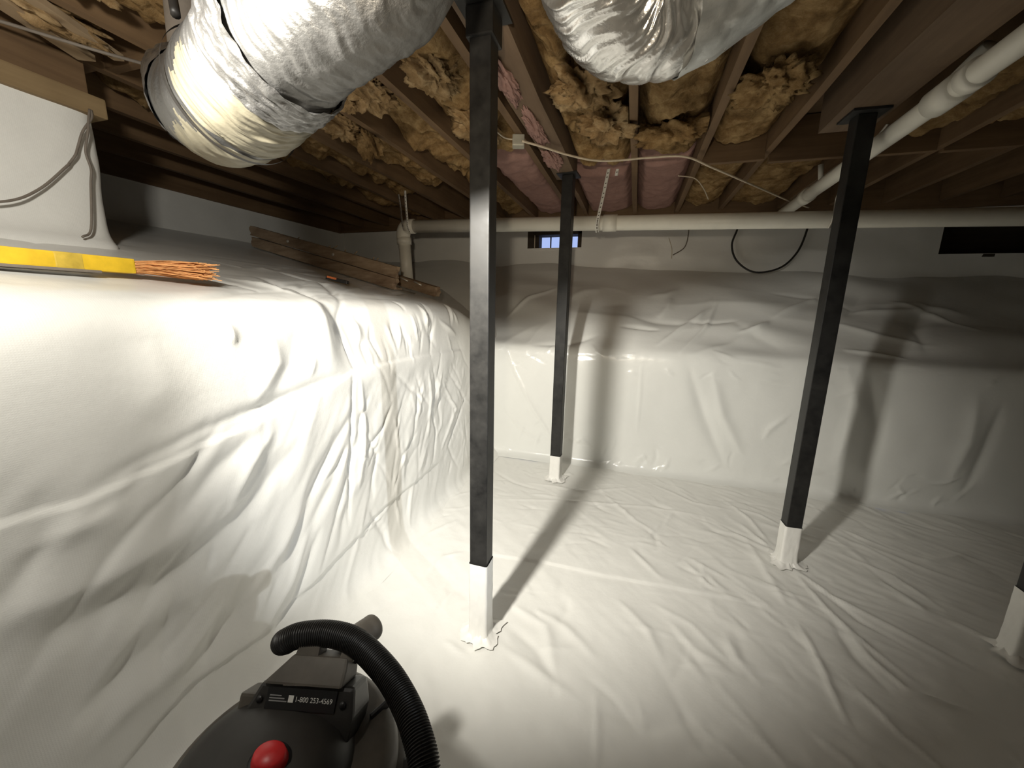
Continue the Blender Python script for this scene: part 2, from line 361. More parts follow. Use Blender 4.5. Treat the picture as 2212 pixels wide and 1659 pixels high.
FLOOR_FOLDS = [
('step',0.006,0.007,[(-0.76,1.927),(-0.38,1.981),(-0.064,1.971),(0.408,1.993),(0.812,2.011)]),
('ridge',0.012,0.008,[(-0.897,2.602),(-0.3,2.761),(0.203,2.865),(0.638,2.838)]),
('ridge',0.014,0.012,[(0.981,2.379),(1.091,2.179),(1.258,2.047),(1.462,1.886)]),
('ridge',0.012,0.012,[(0.976,2.327),(1.023,2.058),(1.1,1.86),(1.197,1.713)]),
('ridge',0.01,-0.01,[(1.01,2.299),(1.146,2.038),(1.324,1.886)]),
('ridge',0.012,0.013,[(0.849,1.924),(0.853,1.706),(0.841,1.448)]),
('ridge',0.012,0.011,[(1.042,1.989),(1.073,1.803),(1.131,1.671),(1.338,1.646)]),
('ridge',0.016,-0.01,[(1.01,1.978),(1.016,1.784),(1.067,1.63)]),
('ridge',0.012,0.01,[(0.702,1.378),(0.78,1.306),(0.838,1.245)]),
('ridge',0.016,0.011,[(0.952,2.47),(0.897,2.623),(0.81,2.822)]),
('ridge',0.01,0.009,[(0.949,2.54),(0.889,2.913),(0.764,3.193)]),
('ridge',0.01,0.009,[(1.1,2.862),(0.972,3.009),(0.775,3.081)]),
('ridge',0.008,0.006,[(-0.032,1.285),(-0.016,1.166),(-0.006,1.034)]),
('ridge',0.012,0.009,[(0.311,1.307),(0.369,1.244),(0.469,1.19)]),
('ridge',0.03,-0.01,[(-0.021,1.215),(0.157,1.222),(0.31,1.298)]),
('ridge',0.02,0.01,[(-0.37,1.618),(-0.199,1.557),(-0.04,1.431)]),
('ridge',0.02,0.01,[(-0.486,1.611),(-0.281,1.529),(-0.195,1.313)]),
('ridge',0.02,0.01,[(-0.45,1.366),(-0.289,1.303),(-0.09,1.228)]),
('ridge',0.02,-0.009,[(-0.443,1.475),(-0.292,1.395),(-0.187,1.274)]),
('ridge',0.02,0.01,[(0.017,1.815),(0.169,1.653),(0.221,1.518)]),
('ridge',0.02,0.01,[(0.275,1.745),(0.358,1.612),(0.487,1.54)]),
('ridge',0.02,0.01,[(0.51,1.74),(0.521,1.619),(0.584,1.53)]),
('ridge',0.015,0.009,[(0.078,2.289),(0.183,2.139),(0.262,2.024)]),
('ridge',0.015,0.009,[(0.392,2.255),(0.488,2.082),(0.584,2.007)]),
('ridge',0.02,0.01,[(0.796,2.642),(0.825,2.275),(0.836,2.026)]),
('ridge',0.02,0.01,[(1.408,2.435),(1.49,2.215),(1.68,2.106)]),
('ridge',0.02,0.009,[(1.532,2.792),(1.716,2.622),(1.984,2.482)]),
('ridge',0.014,0.009,[(-0.752,2.953),(-0.287,2.942),(0.14,3.182)]),
('ridge',0.012,0.008,[(-0.146,2.992),(0.105,2.638),(0.251,2.508)]),
('ridge',0.012,0.008,[(0.216,3.302),(0.544,3.037),(0.792,3.015)]),
('ridge',0.01,0.01,[(-0.69,1.311),(-0.621,1.284),(-0.561,1.269)]),
('ridge',0.012,0.008,[(-1.157,1.862),(-1.15,2.02),(-1.053,2.232)]),
('ridge',0.012,0.008,[(-0.978,1.659),(-0.957,1.836),(-0.873,1.911)]),
('ridge',0.012,-0.008,[(-1.144,3.115),(-0.862,2.913),(-0.569,2.841)]),
]
BACK_FOLDS = [
('ridge',0.012,0.012,[(-1.195,1.097),(-1.073,0.835),(-0.878,0.486),(-0.637,0.141)]),
('ridge',0.01,0.009,[(-1.235,0.546),(-1.013,0.284),(-0.773,0.123)]),
('ridge',0.008,0.008,[(-0.872,0.3),(-0.783,0.38)]),
('ridge',0.01,0.006,[(0.085,0.955),(0.097,0.666),(0.096,0.323)]),
('ridge',0.04,0.02,[(0.656,0.915),(0.765,0.567),(0.94,0.262)]),
('ridge',0.04,-0.02,[(0.476,0.941),(0.624,0.552),(0.811,0.16)]),
('ridge',0.05,0.02,[(1.567,1.016),(1.67,0.736),(1.593,0.273)]),
('ridge',0.04,-0.02,[(1.721,0.956),(1.808,0.604),(1.783,0.224)]),
('ridge',0.04,0.02,[(2.328,0.868),(2.336,0.559),(2.286,0.264)]),
('ridge',0.03,-0.02,[(2.464,0.814),(2.432,0.466),(2.385,0.169)]),
('ridge',0.012,0.008,[(0.847,1.035),(0.981,1.021),(1.146,0.987)]),
('ridge',0.01,0.008,[(1.512,0.802),(1.639,0.842)]),
('ridge',0.01,0.01,[(-0.459,0.163),(-0.396,0.218),(-0.306,0.16)]),
('ridge',0.01,0.01,[(0.097,0.057),(0.172,0.134),(0.218,0.052)]),
('ridge',0.01,0.01,[(-0.195,0.083),(-0.152,0.203)]),
('ridge',0.02,0.012,[(1.093,0.404),(1.115,0.486),(1.228,0.616)]),
]

# ------------------------------------------------------------------ the setting
rng = random.Random(5)
# floor liner
fx = axis_vals([(-1.5, -1.35, 0.05), (-1.35, 2.9, 0.0115), (2.9, 4.7, 0.1)])
fy = axis_vals([(-2.7, 0.2, 0.1), (0.2, 3.62, 0.0115), (3.62, 3.7, 0.04)])
U, V = np.meshgrid(fx, fy, indexing='ij'); D = np.zeros_like(U)
rightness = sstep(-0.4, 1.6, U)
D += 0.010*fbm(U*1.6, V*1.6, 3, 4)
ca, sa = math.cos(R(-42)), math.sin(R(-42))
al, ac = U*ca+V*sa, -U*sa+V*ca
wp = 0.25*perlin(U*1.5, V*1.5, 9)
D += (0.0035+0.004*rightness)*ridged(al*1.3+wp, ac*7.0+wp*3, 21, 3)
D += 0.002*ridged(U*6+wp, V*6, 40, 3)
folds(D, U, V, FLOOR_FOLDS, 1.0)
folds(D, U, V, random_folds(11, 130, (0.3, 2.6), (0.6, 3.4), R(-38), 0.35, (0.12, 0.5), (0.006, 0.018), (0.002, 0.008)))
folds(D, U, V, random_folds(12, 90, (-1.1, 1.0), (0.8, 3.4), R(-45), 0.8, (0.08, 0.3), (0.006, 0.016), (0.0015, 0.005)))
folds(D, U, V, random_folds(13, 60, (-1.2, 0.6), (2.2, 3.5), R(10), 0.6, (0.08, 0.3), (0.006, 0.012), (0.002, 0.006)))
D *= sstep(-1.36, -1.2, U)*0.85+0.15
Z = D-0.012
floor = tag(link('floor', grid_mesh('floor', np.stack([U, V, Z], -1)), 'liner_floor'), kind='structure')

# left bench: face, rounded shoulder and rising top under one liner
prof = np.array([(-1.17, -0.012), (-1.25, 0.004), (-1.285, 0.06), (-1.295, 0.20), (-1.30, 0.6), (-1.305, 1.0), (-1.312, 1.30), (-1.34, 1.415), (-1.42, 1.468), (-1.60, 1.512), (-2.4, 1.70), (-3.2, 1.885), (-3.86, 2.04)])
def resample(prof, s_vals, it=3):
    p = prof
    for _ in range(it):
        q = np.empty((2*len(p)-2+2, 2)); q[0] = p[0]; q[-1] = p[-1]
        q[1:-1:2] = 0.75*p[:-1]+0.25*p[1:]; q[2::2][:len(p)-1] = 0.25*p[:-1]+0.75*p[1:]
        p = q[:2*len(p)]
    L = np.concatenate([[0], np.cumsum(np.linalg.norm(np.diff(p, axis=0), axis=1))])
    return np.stack([np.interp(s_vals, L, p[:, 0]), np.interp(s_vals, L, p[:, 1])], -1), L[-1]
_, SL = resample(prof, np.array([0.0]))
S0 = 0.075
sv = axis_vals([(0, 1.75, 0.0095), (1.75, 2.6, 0.018), (2.6, SL, 0.06)])
yv = axis_vals([(-2.7, 0.25, 0.08), (0.25, 3.72, 0.0105), (3.72, 4.6, 0.03)])
pr_, _ = resample(prof, sv)
U, V = np.meshgrid(yv, sv-S0, indexing='ij')
PX = np.repeat(pr_[None, :, 0], len(yv), 0); PZ = np.repeat(pr_[None, :, 1], len(yv), 0)
drop = 0.20*sstep(2.7, 3.62, U)
PZ = PZ-drop*sstep(0.7, 1.35, V)*(1-sstep(1.5, 2.4, V))
PX = PX-0.10*sstep(1.45, 1.62, U)*(1-sstep(1.66, 2.3, U))*sstep(1.05, 1.4, V)*(1-sstep(1.5, 1.9, V))   # slack pocket where the liner gathers
P = np.stack([PX, U, PZ], -1)
D = np.zeros_like(U)
onwall = 1-sstep(1.32, 1.45, V); ontop = 1-onwall
low = 1-sstep(0.98, 1.10, V)
D += 0.020*fbm(U*1.3, V*1.3, 50, 3)*(0.35+0.65*onwall)
dirx, diry = math.cos(R(50)), math.sin(R(50))
al, ac = U*dirx+V*diry, -U*diry+V*dirx
wp = 0.3*perlin(U*1.3, V*1.3, 77)
D += onwall*low*0.010*fbm(al*1.2+wp, ac*4.5+wp*2, 60, 3)
D += onwall*low*0.004*ridged(al*1.6+wp, ac*9+wp*2, 64, 2)
crum = sstep(1.55, 1.75, U)*(1-sstep(3.2, 3.5, U))*low*onwall*sstep(0.15, 0.3, V)
D += crum*0.006*ridged(U*4.5+wp, V*2.2, 81, 3)
D += ontop*0.012*ridged(U*0.9+0.5*V, V*3.0-U*0.5, 90, 3)
FT = list(LEFT_FOLDS)+list(BENCH_FOLDS)
folds(D, U, V, FT, 1.0)
folds(D, U, V, random_folds(31, 60, (1.6, 3.2), (0.15, 1.05), R(86), 0.5, (0.08, 0.35), (0.006, 0.014), (0.003, 0.009)))
folds(D, U, V, random_folds(32, 40, (0.4, 1.6), (0.2, 0.9), R(52), 0.2, (0.2, 0.55), (0.012, 0.035), (0.003, 0.010)))
folds(D, U, V, random_folds(33, 22, (1.6, 2.9), (1.12, 1.5), R(90), 0.25, (0.10, 0.3), (0.006, 0.016), (0.004, 0.012)))
folds(D, U, V, random_folds(34, 36, (1.0, 3.4), (1.5, 2.4), R(20), 0.4, (0.2, 0.6), (0.008, 0.02), (0.003, 0.010)))
D *= 0.3+0.7*sstep(0.0, 0.06, V+S0)
bench_left = tag(link('bench_left', grid_mesh('bench_left', displace(P, -D), flip=True), 'liner'), kind='structure')

# back bench: low face and a steep earth slope up to the foundation wall
profb = np.array([(3.42, -0.012), (3.505, 0.008), (3.525, 0.08), (3.54, 0.5), (3.55, 0.95), (3.565, 1.06), (3.62, 1.115), (3.72, 1.19), (4.05, 1.48), (4.40, 1.78), (4.62, 1.90)])
_, SB = resample(profb, np.array([0.0]))
sv = axis_vals([(0, SB, 0.0125)])
xv = axis_vals([(-3.85, -1.45, 0.05), (-1.45, 3.1, 0.0125), (3.1, 4.7, 0.06)])
pr_, _ = resample(profb, sv)
U, V = np.meshgrid(xv, sv-0.085, indexing='ij')
PY = np.repeat(pr_[None, :, 0], len(xv), 0); PZ = np.repeat(pr_[None, :, 1], len(xv), 0)
PZ = PZ+sstep(1.15, 2.1, V)*np.clip(-0.045*(U-0.2), -0.14, 0.12)
PY = PY-0.05*sstep(0.6, 2.4, U)*sstep(0.0, 0.3, V)
P = np.stack([U, PY, PZ], -1); D = np.zeros_like(U)
top = sstep(1.05, 1.25, V)
wp = 0.3*perlin(U*1.2, V*1.2, 120)
D += (1-top)*(0.016*fbm(U*1.4, V*0.9, 101, 3)+0.0025*ridged(U*3+wp, V*2, 105, 3))
D += top*(0.075*fbm(U*0.9+V*0.5, V*1.6, 111, 2)+0.026*ridged(U*0.6+V*0.7+wp, V*1.9-U*0.35+wp, 115, 1)-0.02)
folds(D, U, V, BACK_FOLDS, 1.0)
folds(D, U, V, random_folds(41, 40, (-1.2, 2.4), (0.0, 0.25), R(20), 0.6, (0.06, 0.22), (0.006, 0.014), (0.003, 0.010)))
folds(D, U, V, random_folds(42, 26, (-1.2, 2.4), (0.85, 1.08), R(0), 0.4, (0.06, 0.25), (0.006, 0.012), (0.003, 0.008)))
folds(D, U, V, random_folds(43, 30, (-1.2, 2.6), (1.15, 1.9), R(20), 0.6, (0.25, 0.8), (0.015, 0.05), (0.008, 0.03)))
bench_back = tag(link('bench_back', grid_mesh('bench_back', displace(P, D)), 'liner_back'), kind='structure')

# foundation walls
def wall_sheet(name, origin, du, dv, nu, nv, amp, seed, mat='liner', holes=(), parent=None):
    us = np.linspace(0, 1, nu); vs = np.linspace(0, 1, nv)
    for (u0, u1, v0, v1) in holes:
        for a, arr in ((u0, 'u'), (u1, 'u'), (v0, 'v'), (v1, 'v')):
            A = us if arr == 'u' else vs; A[np.abs(A-a).argmin()] = a
    U, V = np.meshgrid(us, vs, indexing='ij')
    o, a, c = (np.array(q, float) for q in (origin, du, dv))
    P = o+U[..., None]*a+V[..., None]*c
    lu, lv = np.linalg.norm(a), np.linalg.norm(c); N = np.cross(a, c); N /= np.linalg.norm(N)
    D = amp*(fbm(U*lu*1.1, V*lv*1.8, seed, 4)+0.5*ridged(U*lu*1.2+V*lv, V*lv*2.5-U*lu*0.4, seed+5, 2))
    for (u0, u1, v0, v1) in holes:
        d = np.maximum(np.maximum(u0-U, U-u1)*lu, np.maximum(v0-V, V-v1)*lv)
        D *= sstep(0.0, 0.12, d)
    P = P+N*D[..., None]
    me = grid_mesh(name, P)
    if holes:
        bm = bmesh.new(); bm.from_mesh(me); kill = []
        for f in bm.faces:
            c_ = f.calc_center_median(); q = np.array(c_)-o
            u, v = q@a/lu**2, q@c/lv**2
            if any(u0 < u < u1 and v0 < v < v1 for (u0, u1, v0, v1) in holes): kill.append(f)
        bmesh.ops.delete(bm, geom=kill, context='FACES'); bm.to_mesh(me); bm.free()
        me.polygons.foreach_set('use_smooth', np.ones(len(me.polygons), bool))
    return link(name, me, mat, parent)
WT = 2.36
BX0, BX1, BZ0 = -3.84, 4.7, 1.55
def hu(x): return (x-BX0)/(BX1-BX0)
def hv(z): return (z-BZ0)/(2.66-BZ0)
WIN = (-1.25, -0.63, 2.095, 2.33); REC = (2.52, 3.35, 1.97, 2.33)
wall_back = tag(wall_sheet('wall_back', (BX0, 4.56, BZ0), (BX1-BX0, 0, 0), (0, 0, 2.66-BZ0), 220, 34, 0.030, 140, 'liner',
    [(hu(WIN[0]), hu(WIN[1]), hv(WIN[2]), hv(WIN[3])), (hu(REC[0]), hu(REC[1]), hv(REC[2]), hv(REC[3]))]), kind='structure')
wall_left = tag(wall_sheet('wall_left', (-3.80, 4.6, 1.85), (0, -3.2, 0), (0, 0, 0.50), 120, 24, 0.02, 150), kind='structure')
# projecting pier of the left wall, wrapped in liner
pv = axis_vals([(0, 1, 0.03)]); 
pier_prof = [(-2.24, -2.7), (-2.24, 0.2), (-2.24, 0.9), (-2.24, 1.16), (-2.255, 1.205), (-2.30, 1.225), (-2.5, 1.23), (-3.9, 1.23)]
PP, LP = resample(np.array(pier_prof), np.array([0.0])); 
ss = axis_vals([(0, 2.7, 0.1), (2.7, LP-1.4, 0.02), (LP-1.4, LP, 0.1)])
PP, _ = resample(np.array(pier_prof), ss)
zz = axis_vals([(1.50, 2.19, 0.02)])
U, V = np.meshgrid(ss, zz, indexing='ij')
foot = np.exp(-np.clip(V-1.665, 0, None)/0.03)*0.05
PXp = np.repeat(PP[:, :1], len(zz), 1)+foot*(1-sstep(LP-1.55, LP-1.45, U)); PYp = np.repeat(PP[:, 1:], len(zz), 1)
P = np.stack([PXp, PYp, V], -1)
D = 0.012*fbm(U*2.2, V*2.2, 160, 3)+0.006*ridged(U*3+V, V*3-U*1.5, 163, 2)
wall_pier = tag(link('wall_left_pier', grid_mesh('wall_left_pier', displace(P, D)), 'liner'), kind='structure')
box('sill_plate', (-2.62, -2.7, 2.185), (-2.215, 1.25, 2.262), 'sill_wood', wall_pier, 0.006)
box('sill_plate', (-2.62, -2.7, 2.265), (-2.26, 1.22, 2.40), 'joist_wood', wall_pier, 0.004)
tag(box('wall_front', (-4.2, -2.9, -0.1), (4.9, -2.7, 2.7), 'liner'), kind='structure')
tag(box('wall_right', (4.6, -2.8, -0.1), (4.8, 4.8, 2.7), 'liner'), kind='structure')
tag(box('wall_outer', (-4.1, -2.8, -0.1), (-3.9, 4.9, 2.7), 'concrete'), kind='structure')
# concrete behind the back wall, with the two openings left free
wb = tag(box('wall_back_core', (-3.9, 4.64, 1.2), (WIN[0]-0.02, 4.86, 2.7), 'concrete'), kind='structure')
box('block', (WIN[0]-0.02, 4.64, 1.2), (WIN[1]+0.02, 4.86, WIN[2]-0.01), 'concrete', wb)
box('block', (WIN[0]-0.02, 4.64, WIN[3]), (WIN[1]+0.02, 4.86, 2.7), 'concrete', wb)
box('block', (WIN[1]+0.02, 4.64, 1.2), (REC[0]-0.03, 4.86, 2.7), 'concrete', wb)
box('block', (REC[0]-0.03, 4.64, 1.2), (REC[1]+0.03, 4.86, REC[2]-0.02), 'concrete', wb)
box('block', (REC[0]-0.03, 4.64, REC[3]), (REC[1]+0.03, 4.86, 2.7), 'concrete', wb)
box('block', (REC[1]+0.03, 4.64, 1.2), (4.7, 4.86, 2.7), 'concrete', wb)
# window
win = tag(empty('window_1', ((WIN[0]+WIN[1])/2, 4.66, WIN[2])), kind='structure')
x0, x1, z0, z1 = WIN
box('window_sill', (x0, 4.55, z0-0.02), (x1, 4.72, z0+0.004), 'wrap', win, 0.004)
box('window_jamb', (x0-0.01, 4.56, z0), (x0+0.075, 4.75, z1), 'dark_frame', win, 0.003)
box('window_jamb', (x0+0.082, 4.60, z0), (x0+0.125, 4.75, z1), 'dark_frame', win, 0.003)
box('jamb_strip', (x0+0.074, 4.575, z0), (x0+0.083, 4.61, z1), 'cable_cream', win)
box('window_jamb', (x1-0.045, 4.57, z0), (x1+0.01, 4.75, z1), 'dark_frame', win, 0.003)
box('window_head', (x0, 4.57, z1-0.085), (x1, 4.75, z1+0.01), 'dark_frame', win, 0.003)
for xb in (x0+0.235, x0+0.365): box('window_bar', (xb, 4.70, z0), (xb+0.012, 4.72, z1-0.08), 'dark_frame', win)
pane_me = None
for xa, xb in ((x0+0.12, x0+0.236), (x0+0.246, x0+0.366), (x0+0.376, x1-0.04)):
    box('pane', (xa, 4.708, z0), (xb, 4.712, z1-0.08), 'pane', win)
# dark recess in the back wall
rec = tag(empty('wall_recess', ((REC[0]+REC[1])/2, 4.66, REC[2])), kind='structure')
x0, x1, z0, z1 = REC
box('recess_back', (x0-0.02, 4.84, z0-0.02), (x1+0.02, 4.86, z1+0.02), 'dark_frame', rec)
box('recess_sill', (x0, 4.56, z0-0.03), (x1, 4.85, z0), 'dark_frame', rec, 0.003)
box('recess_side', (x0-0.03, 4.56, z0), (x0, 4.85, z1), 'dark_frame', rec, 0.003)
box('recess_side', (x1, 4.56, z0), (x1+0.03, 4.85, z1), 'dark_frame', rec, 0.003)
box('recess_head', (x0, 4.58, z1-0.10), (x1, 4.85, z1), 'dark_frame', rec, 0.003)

# ------------------------------------------------------------------ ceiling: subfloor, joists, beams
ceiling = tag(box('ceiling', (-4.1, -2.9, 2.64), (4.9, 4.9, 2.70), 'subfloor_wood'), kind='structure')
JX = [-3.45, -3.06, -2.67, -2.29, -1.90, -1.515, -1.135, -0.085, 0.32, 1.22, 1.62, 2.02, 2.42, 2.82, 3.22, 3.62, 4.02, 4.42]
def joist(name, x0, x1, y0, y1, z0, z1, mat):
    bm = bmesh.new(); n = 10; vs = []
    for i in range(n+1):
        y = y0+(y1-y0)*i/n; dx = rng.uniform(-0.004, 0.004); dz = rng.uniform(-0.006, 0.006)
        vs.append([bm.verts.new((a+dx, y, c)) for a, c in ((x0, z0+dz), (x1, z0+dz), (x1, z1), (x0, z1))])
    for i in range(n):
        for k in range(4): bm.faces.new((vs[i][k], vs[i+1][k], vs[i+1][(k+1) % 4], vs[i][(k+1) % 4]))
    bm.faces.new(vs[0]); bm.faces.new(vs[-1][::-1]); bmesh.ops.recalc_face_normals(bm, faces=bm.faces)
    return from_bm(name, bm, mat, ceiling)
for x in JX: joist('joist', x-0.020, x+0.020, -2.7, 4.49, 2.40, 2.64, 'joist_wood')
joist('beam', -0.655, -0.505, -2.7, 3.18, 2.40, 2.635, 'beam_wood')
joist('joist', -0.60, -0.56, 3.18, 4.49, 2.42, 2.635, 'joist_wood')
joist('joist', -0.745, -0.705, -2.7, 4.49, 2.42, 2.635, 'joist_wood')
joist('beam', 0.84, 1.06, -2.7, 2.62, 2.36, 2.635, 'beam_wood')
joist('joist', 0.70, 0.74, -2.7, 4.49, 2.42, 2.635, 'joist_wood')
for x0, x1, y in ((0.34, 0.70, 3.02), (0.74, 1.20, 3.08), (1.24, 1.60, 3.10), (1.64, 2.00, 3.12), (2.04, 2.40, 3.14), (2.44, 2.80, 3.16)):
    box('blocking', (x0, y, 2.38), (x1, y+0.04, 2.635), 'joist_cross', ceiling, 0.003)
for x0, x1, y in ((-2.27, -1.92, 1.30), (-1.88, -1.535, 1.34), (-2.65, -2.31, 1.26)):
    box('blocking', (x0, y, 2.41), (x1, y+0.04, 2.635), 'joist_cross', ceiling, 0.003)
box('rim_board', (-3.9, 4.50, 2.345), (4.6, 4.545, 2.638), 'joist_cross', ceiling, 0.003)
box('rim_board', (-3.84, 1.3, 2.335), (-3.78, 4.5, 2.638), 'joist_wood', ceiling, 0.003)
# ------------------------------------------------------------------ insulation batts between the joists
def batt(name, x0, x1, y0, y1, zb, amp, mat, seed, label, sag=0.03, hole=None):
    xs = axis_vals([(x0, x1, 0.014)]); ys = axis_vals([(y0, y1, 0.014)])
    U, V = np.meshgrid(xs, ys, indexing='ij')
    w_ = 0.5*perlin(U*3, V*3, seed+3)
    h = amp*(0.9*fbm(U*5+w_, V*4+w_, seed, 5, 0.6)+0.8*(ridged(U*4+w_, V*3.2, seed+9, 4)-0.6))
    h = h+amp*0.8*np.clip(fbm(U*2.2, V*1.8, seed+40, 3), 0, 1)
    edge = np.minimum(np.minimum(U-x0, x1-U), np.minimum(V-y0, y1-V)*0.7)
    body = sstep(-0.005, 0.06, edge+0.02*perlin(U*14, V*14, seed+60))
    Zb = zb-sag*np.sin(np.pi*(U-x0)/(x1-x0))*body-h*body+(1-body)*0.055
    Zb = np.minimum(Zb, 2.60)
    P = np.stack([U, V, Zb], -1)
    e = 0.632
    me = grid_mesh(name, P, flip=True)
    bm = bmesh.new(); bm.from_mesh(me)
    be = [ed for ed in bm.edges if ed.is_boundary]
    r = bmesh.ops.extrude_edge_only(bm, edges=be)
    for v in r['geom']:
        if isinstance(v, bmesh.types.BMVert): v.co.z = 2.635
    bm.to_mesh(me); bm.free(); me.polygons.foreach_set('use_smooth', np.ones(len(me.polygons), bool))
    return tag(link(name, me, mat), label, 'insulation', 'fibreglass batts in the joist bays')
BATTS = [
 (-0.485, -0.105, 0.9, 3.10, 2.47, 0.075, 'wool', 3, 'lumpy golden fibreglass batt just right of the main beam, under the crinkled duct end'),
 (-0.065, 0.300, 0.9, 3.00, 2.47, 0.055, 'wool', 7, 'golden fibreglass batt right of the thin centre joist, above the long sagging cable'),
 (0.340, 0.700, 0.9, 3.00, 2.49, 0.045, 'wool', 11, 'dim brown fibreglass batt between centre joists and the right-hand beam'),
 (1.065, 1.200, 0.9, 3.05, 2.50, 0.03, 'wool', 13, 'narrow dark fibreglass strip along the right side of the right-hand beam'),
 (1.24, 1.60, 0.9, 3.08, 2.50, 0.05, 'wool', 17, 'dark fibreglass batt above the narrow branch pipe on the right'),
 (1.64, 2.00, 0.9, 3.10, 2.50, 0.05, 'wool', 19, 'dark fibreglass batt at the far upper right, second bay past the branch pipe'),
 (-1.115, -0.745, 1.0, 2.75, 2.49, 0.065, 'wool', 23, 'lumpy golden fibreglass batt left of the front black post, beside the main beam'),
 (-1.495, -1.155, 1.0, 3.10, 2.49, 0.080, 'wool', 29, 'torn golden fibreglass batt directly behind the left foil duct'),
 (-1.88, -1.535, 1.4, 3.30, 2.50, 0.080, 'wool', 31, 'ragged brown fibreglass batt above the tip of the left duct elbow'),
 (-2.27, -1.92, 1.4, 3.60, 2.50, 0.070, 'wool', 37, 'dark fibreglass batt over the left bench, beyond the duct elbow'),
 (-2.65, -2.31, 1.4, 4.30, 2.50, 0.060, 'wool', 41, 'dark fibreglass batt over the old planks'),
 (-1.88, -1.535, 0.1, 1.32, 2.50, 0.070, 'wool', 43, 'brown fibreglass batt at the top left corner above the duct hanger'),
 (-2.27, -1.92, 0.1, 1.28, 2.50, 0.080, 'wool', 47, 'shaggy pale brown fibreglass batt at the upper left edge of the picture'),
 (-0.555, -0.105, 3.22, 4.5, 2.46, 0.018, 'wool_pink', 53, 'smooth pink fibreglass batt right of the rear black post, behind the white strap'),
 (-0.065, 0.300, 3.06, 4.5, 2.46, 0.018, 'wool_pink', 59, 'smooth pink fibreglass batt right of the white strap, beyond the cable'),
 (-1.115, -0.75, 2.80, 4.5, 2.47, 0.022, 'wool_pink', 61, 'pink fibreglass batt left of the rear black post'),
 (-1.495, -1.155, 3.15, 4.5, 2.50, 0.05, 'wool', 67, 'dark fibreglass batt near the back wall, left of the pink one'),
 (0.340, 0.700, 3.08, 4.5, 2.49, 0.04, 'wool', 71, 'dark fibreglass batt near the back wall above the loose thin wire'),
 (0.745, 1.200, 3.14, 4.5, 2.49, 0.04, 'wool', 73, 'dark fibreglass batt over the far end of the branch pipe'),
]
for x0, x1, y0, y1, zb, amp, mat, sd, lab in BATTS: batt('insulation_batt', x0, x1, y0, y1, zb, amp, mat, sd, lab)
def tuft(loc, size, seed, label, mat='wool_pale'):
    bm = bmesh.new(); bmesh.ops.create_icosphere(bm, subdivisions=5, radius=1)
    A = np.array([v.co[:] for v in bm.verts]); x, y, z = A.T
    k = 1+0.9*fbm(x*1.5+z*0.9, y*1.5+z*1.3, seed, 6, 0.62)+0.35*(ridged(x*2+z, y*2-z, seed+4, 4)-0.5)
    A = A*k[:, None]*np.array(size)+np.array(loc)
    solids = [(x_-0.021, x_+0.021) for x_ in JX]+[(-0.746, -0.704), (-0.656, -0.504), (0.699, 0.741), (0.839, 1.061)]
    if mat != 'wool_pink':
        lo_ = max(e_[1] for e_ in solids if e_[1] < loc[0]+0.03)+0.006; hi_ = min(e_[0] for e_ in solids if e_[0] > loc[0]-0.03)-0.006
        up_ = A[:, 2] > 2.385
        A[up_, 0] = np.clip(A[up_, 0], lo_, hi_); A[:, 2] = np.minimum(A[:, 2], 2.60)
    for v, c in zip(bm.verts, A): v.co = c
    o = from_bm('insulation_tuft', bm, mat, None, True)
    return tag(o, label, 'insulation', 'loose hanging tufts of fibreglass')
tuft((-1.66, 2.02, 2.415), (0.09, 0.07, 0.055), 3, 'pale fibreglass tuft hanging behind the tip of the left foil duct')
tuft((-1.56, 2.14, 2.37), (0.05, 0.05, 0.075), 5, 'brown fibreglass clump dangling lowest over the planks, just right of the duct', 'wool')
tuft((-1.28, 1.75, 2.42), (0.10, 0.09, 0.06), 7, 'fluffy tan fibreglass tuft bulging below the second joist right of the duct')
tuft((-1.40, 1.78, 2.42), (0.06, 0.06, 0.05), 8, 'small tan fibreglass tuft touching the lower edge of the foil duct')
tuft((-0.93, 1.72, 2.425), (0.09, 0.12, 0.05), 9, 'pale fibreglass tuft left of the front black post')
tuft((-0.92, 2.20, 2.42), (0.10, 0.16, 0.06), 10, 'long torn fibreglass tuft by the joist left of the front post, further back')
tuft((-0.30, 1.95, 2.40), (0.11, 0.13, 0.05), 12, 'bright golden fibreglass tuft beneath the crinkled duct end, left of the thin centre joist')
tuft((-0.24, 2.38, 2.41), (0.12, 0.14, 0.05), 14, 'golden fibreglass tuft just above the sagging cable')
tuft((0.12, 2.55, 2.41), (0.15, 0.10, 0.05), 15, 'curled fibreglass edge over the cable, right of the thin centre joist', 'wool')
tuft((-2.05, 0.98, 2.42), (0.07, 0.16, 0.05), 16, 'shaggy pale fibreglass tuft at the top left corner of the picture')
tuft((-1.73, 0.92, 2.43), (0.06, 0.10, 0.04), 18, 'ragged fibreglass tuft above the left duct hanger strap')
tuft((0.50, 2.20, 2.42), (0.12, 0.16, 0.05), 20, 'dim fibreglass tuft left of the right-hand beam', 'wool')
tuft((-0.615, 1.80, 2.392), (0.035, 0.16, 0.012), 21, 'torn pink fibreglass scrap under the main beam, just right of the front post', 'wool_pink')
tuft((-0.600, 2.28, 2.392), (0.035, 0.18, 0.012), 22, 'torn pink fibreglass scrap midway along the main beam, left of the sagging cable', 'wool_pink')
tuft((-0.600, 2.76, 2.392), (0.040, 0.14, 0.014), 24, 'torn pink fibreglass scrap on the main beam just before the rear post', 'wool_pink')
pb = box('loose_board', (-0.30, -0.032, -0.012), (0.30, 0.032, 0.012), 'pale_board', None, 0.003, frame_matrix((-2.06, 0.93, 2.383), (-0.5, 1.0, 0.02)))
tag(pb, 'pale loose board lying diagonally under the joists at the top left corner', 'board')
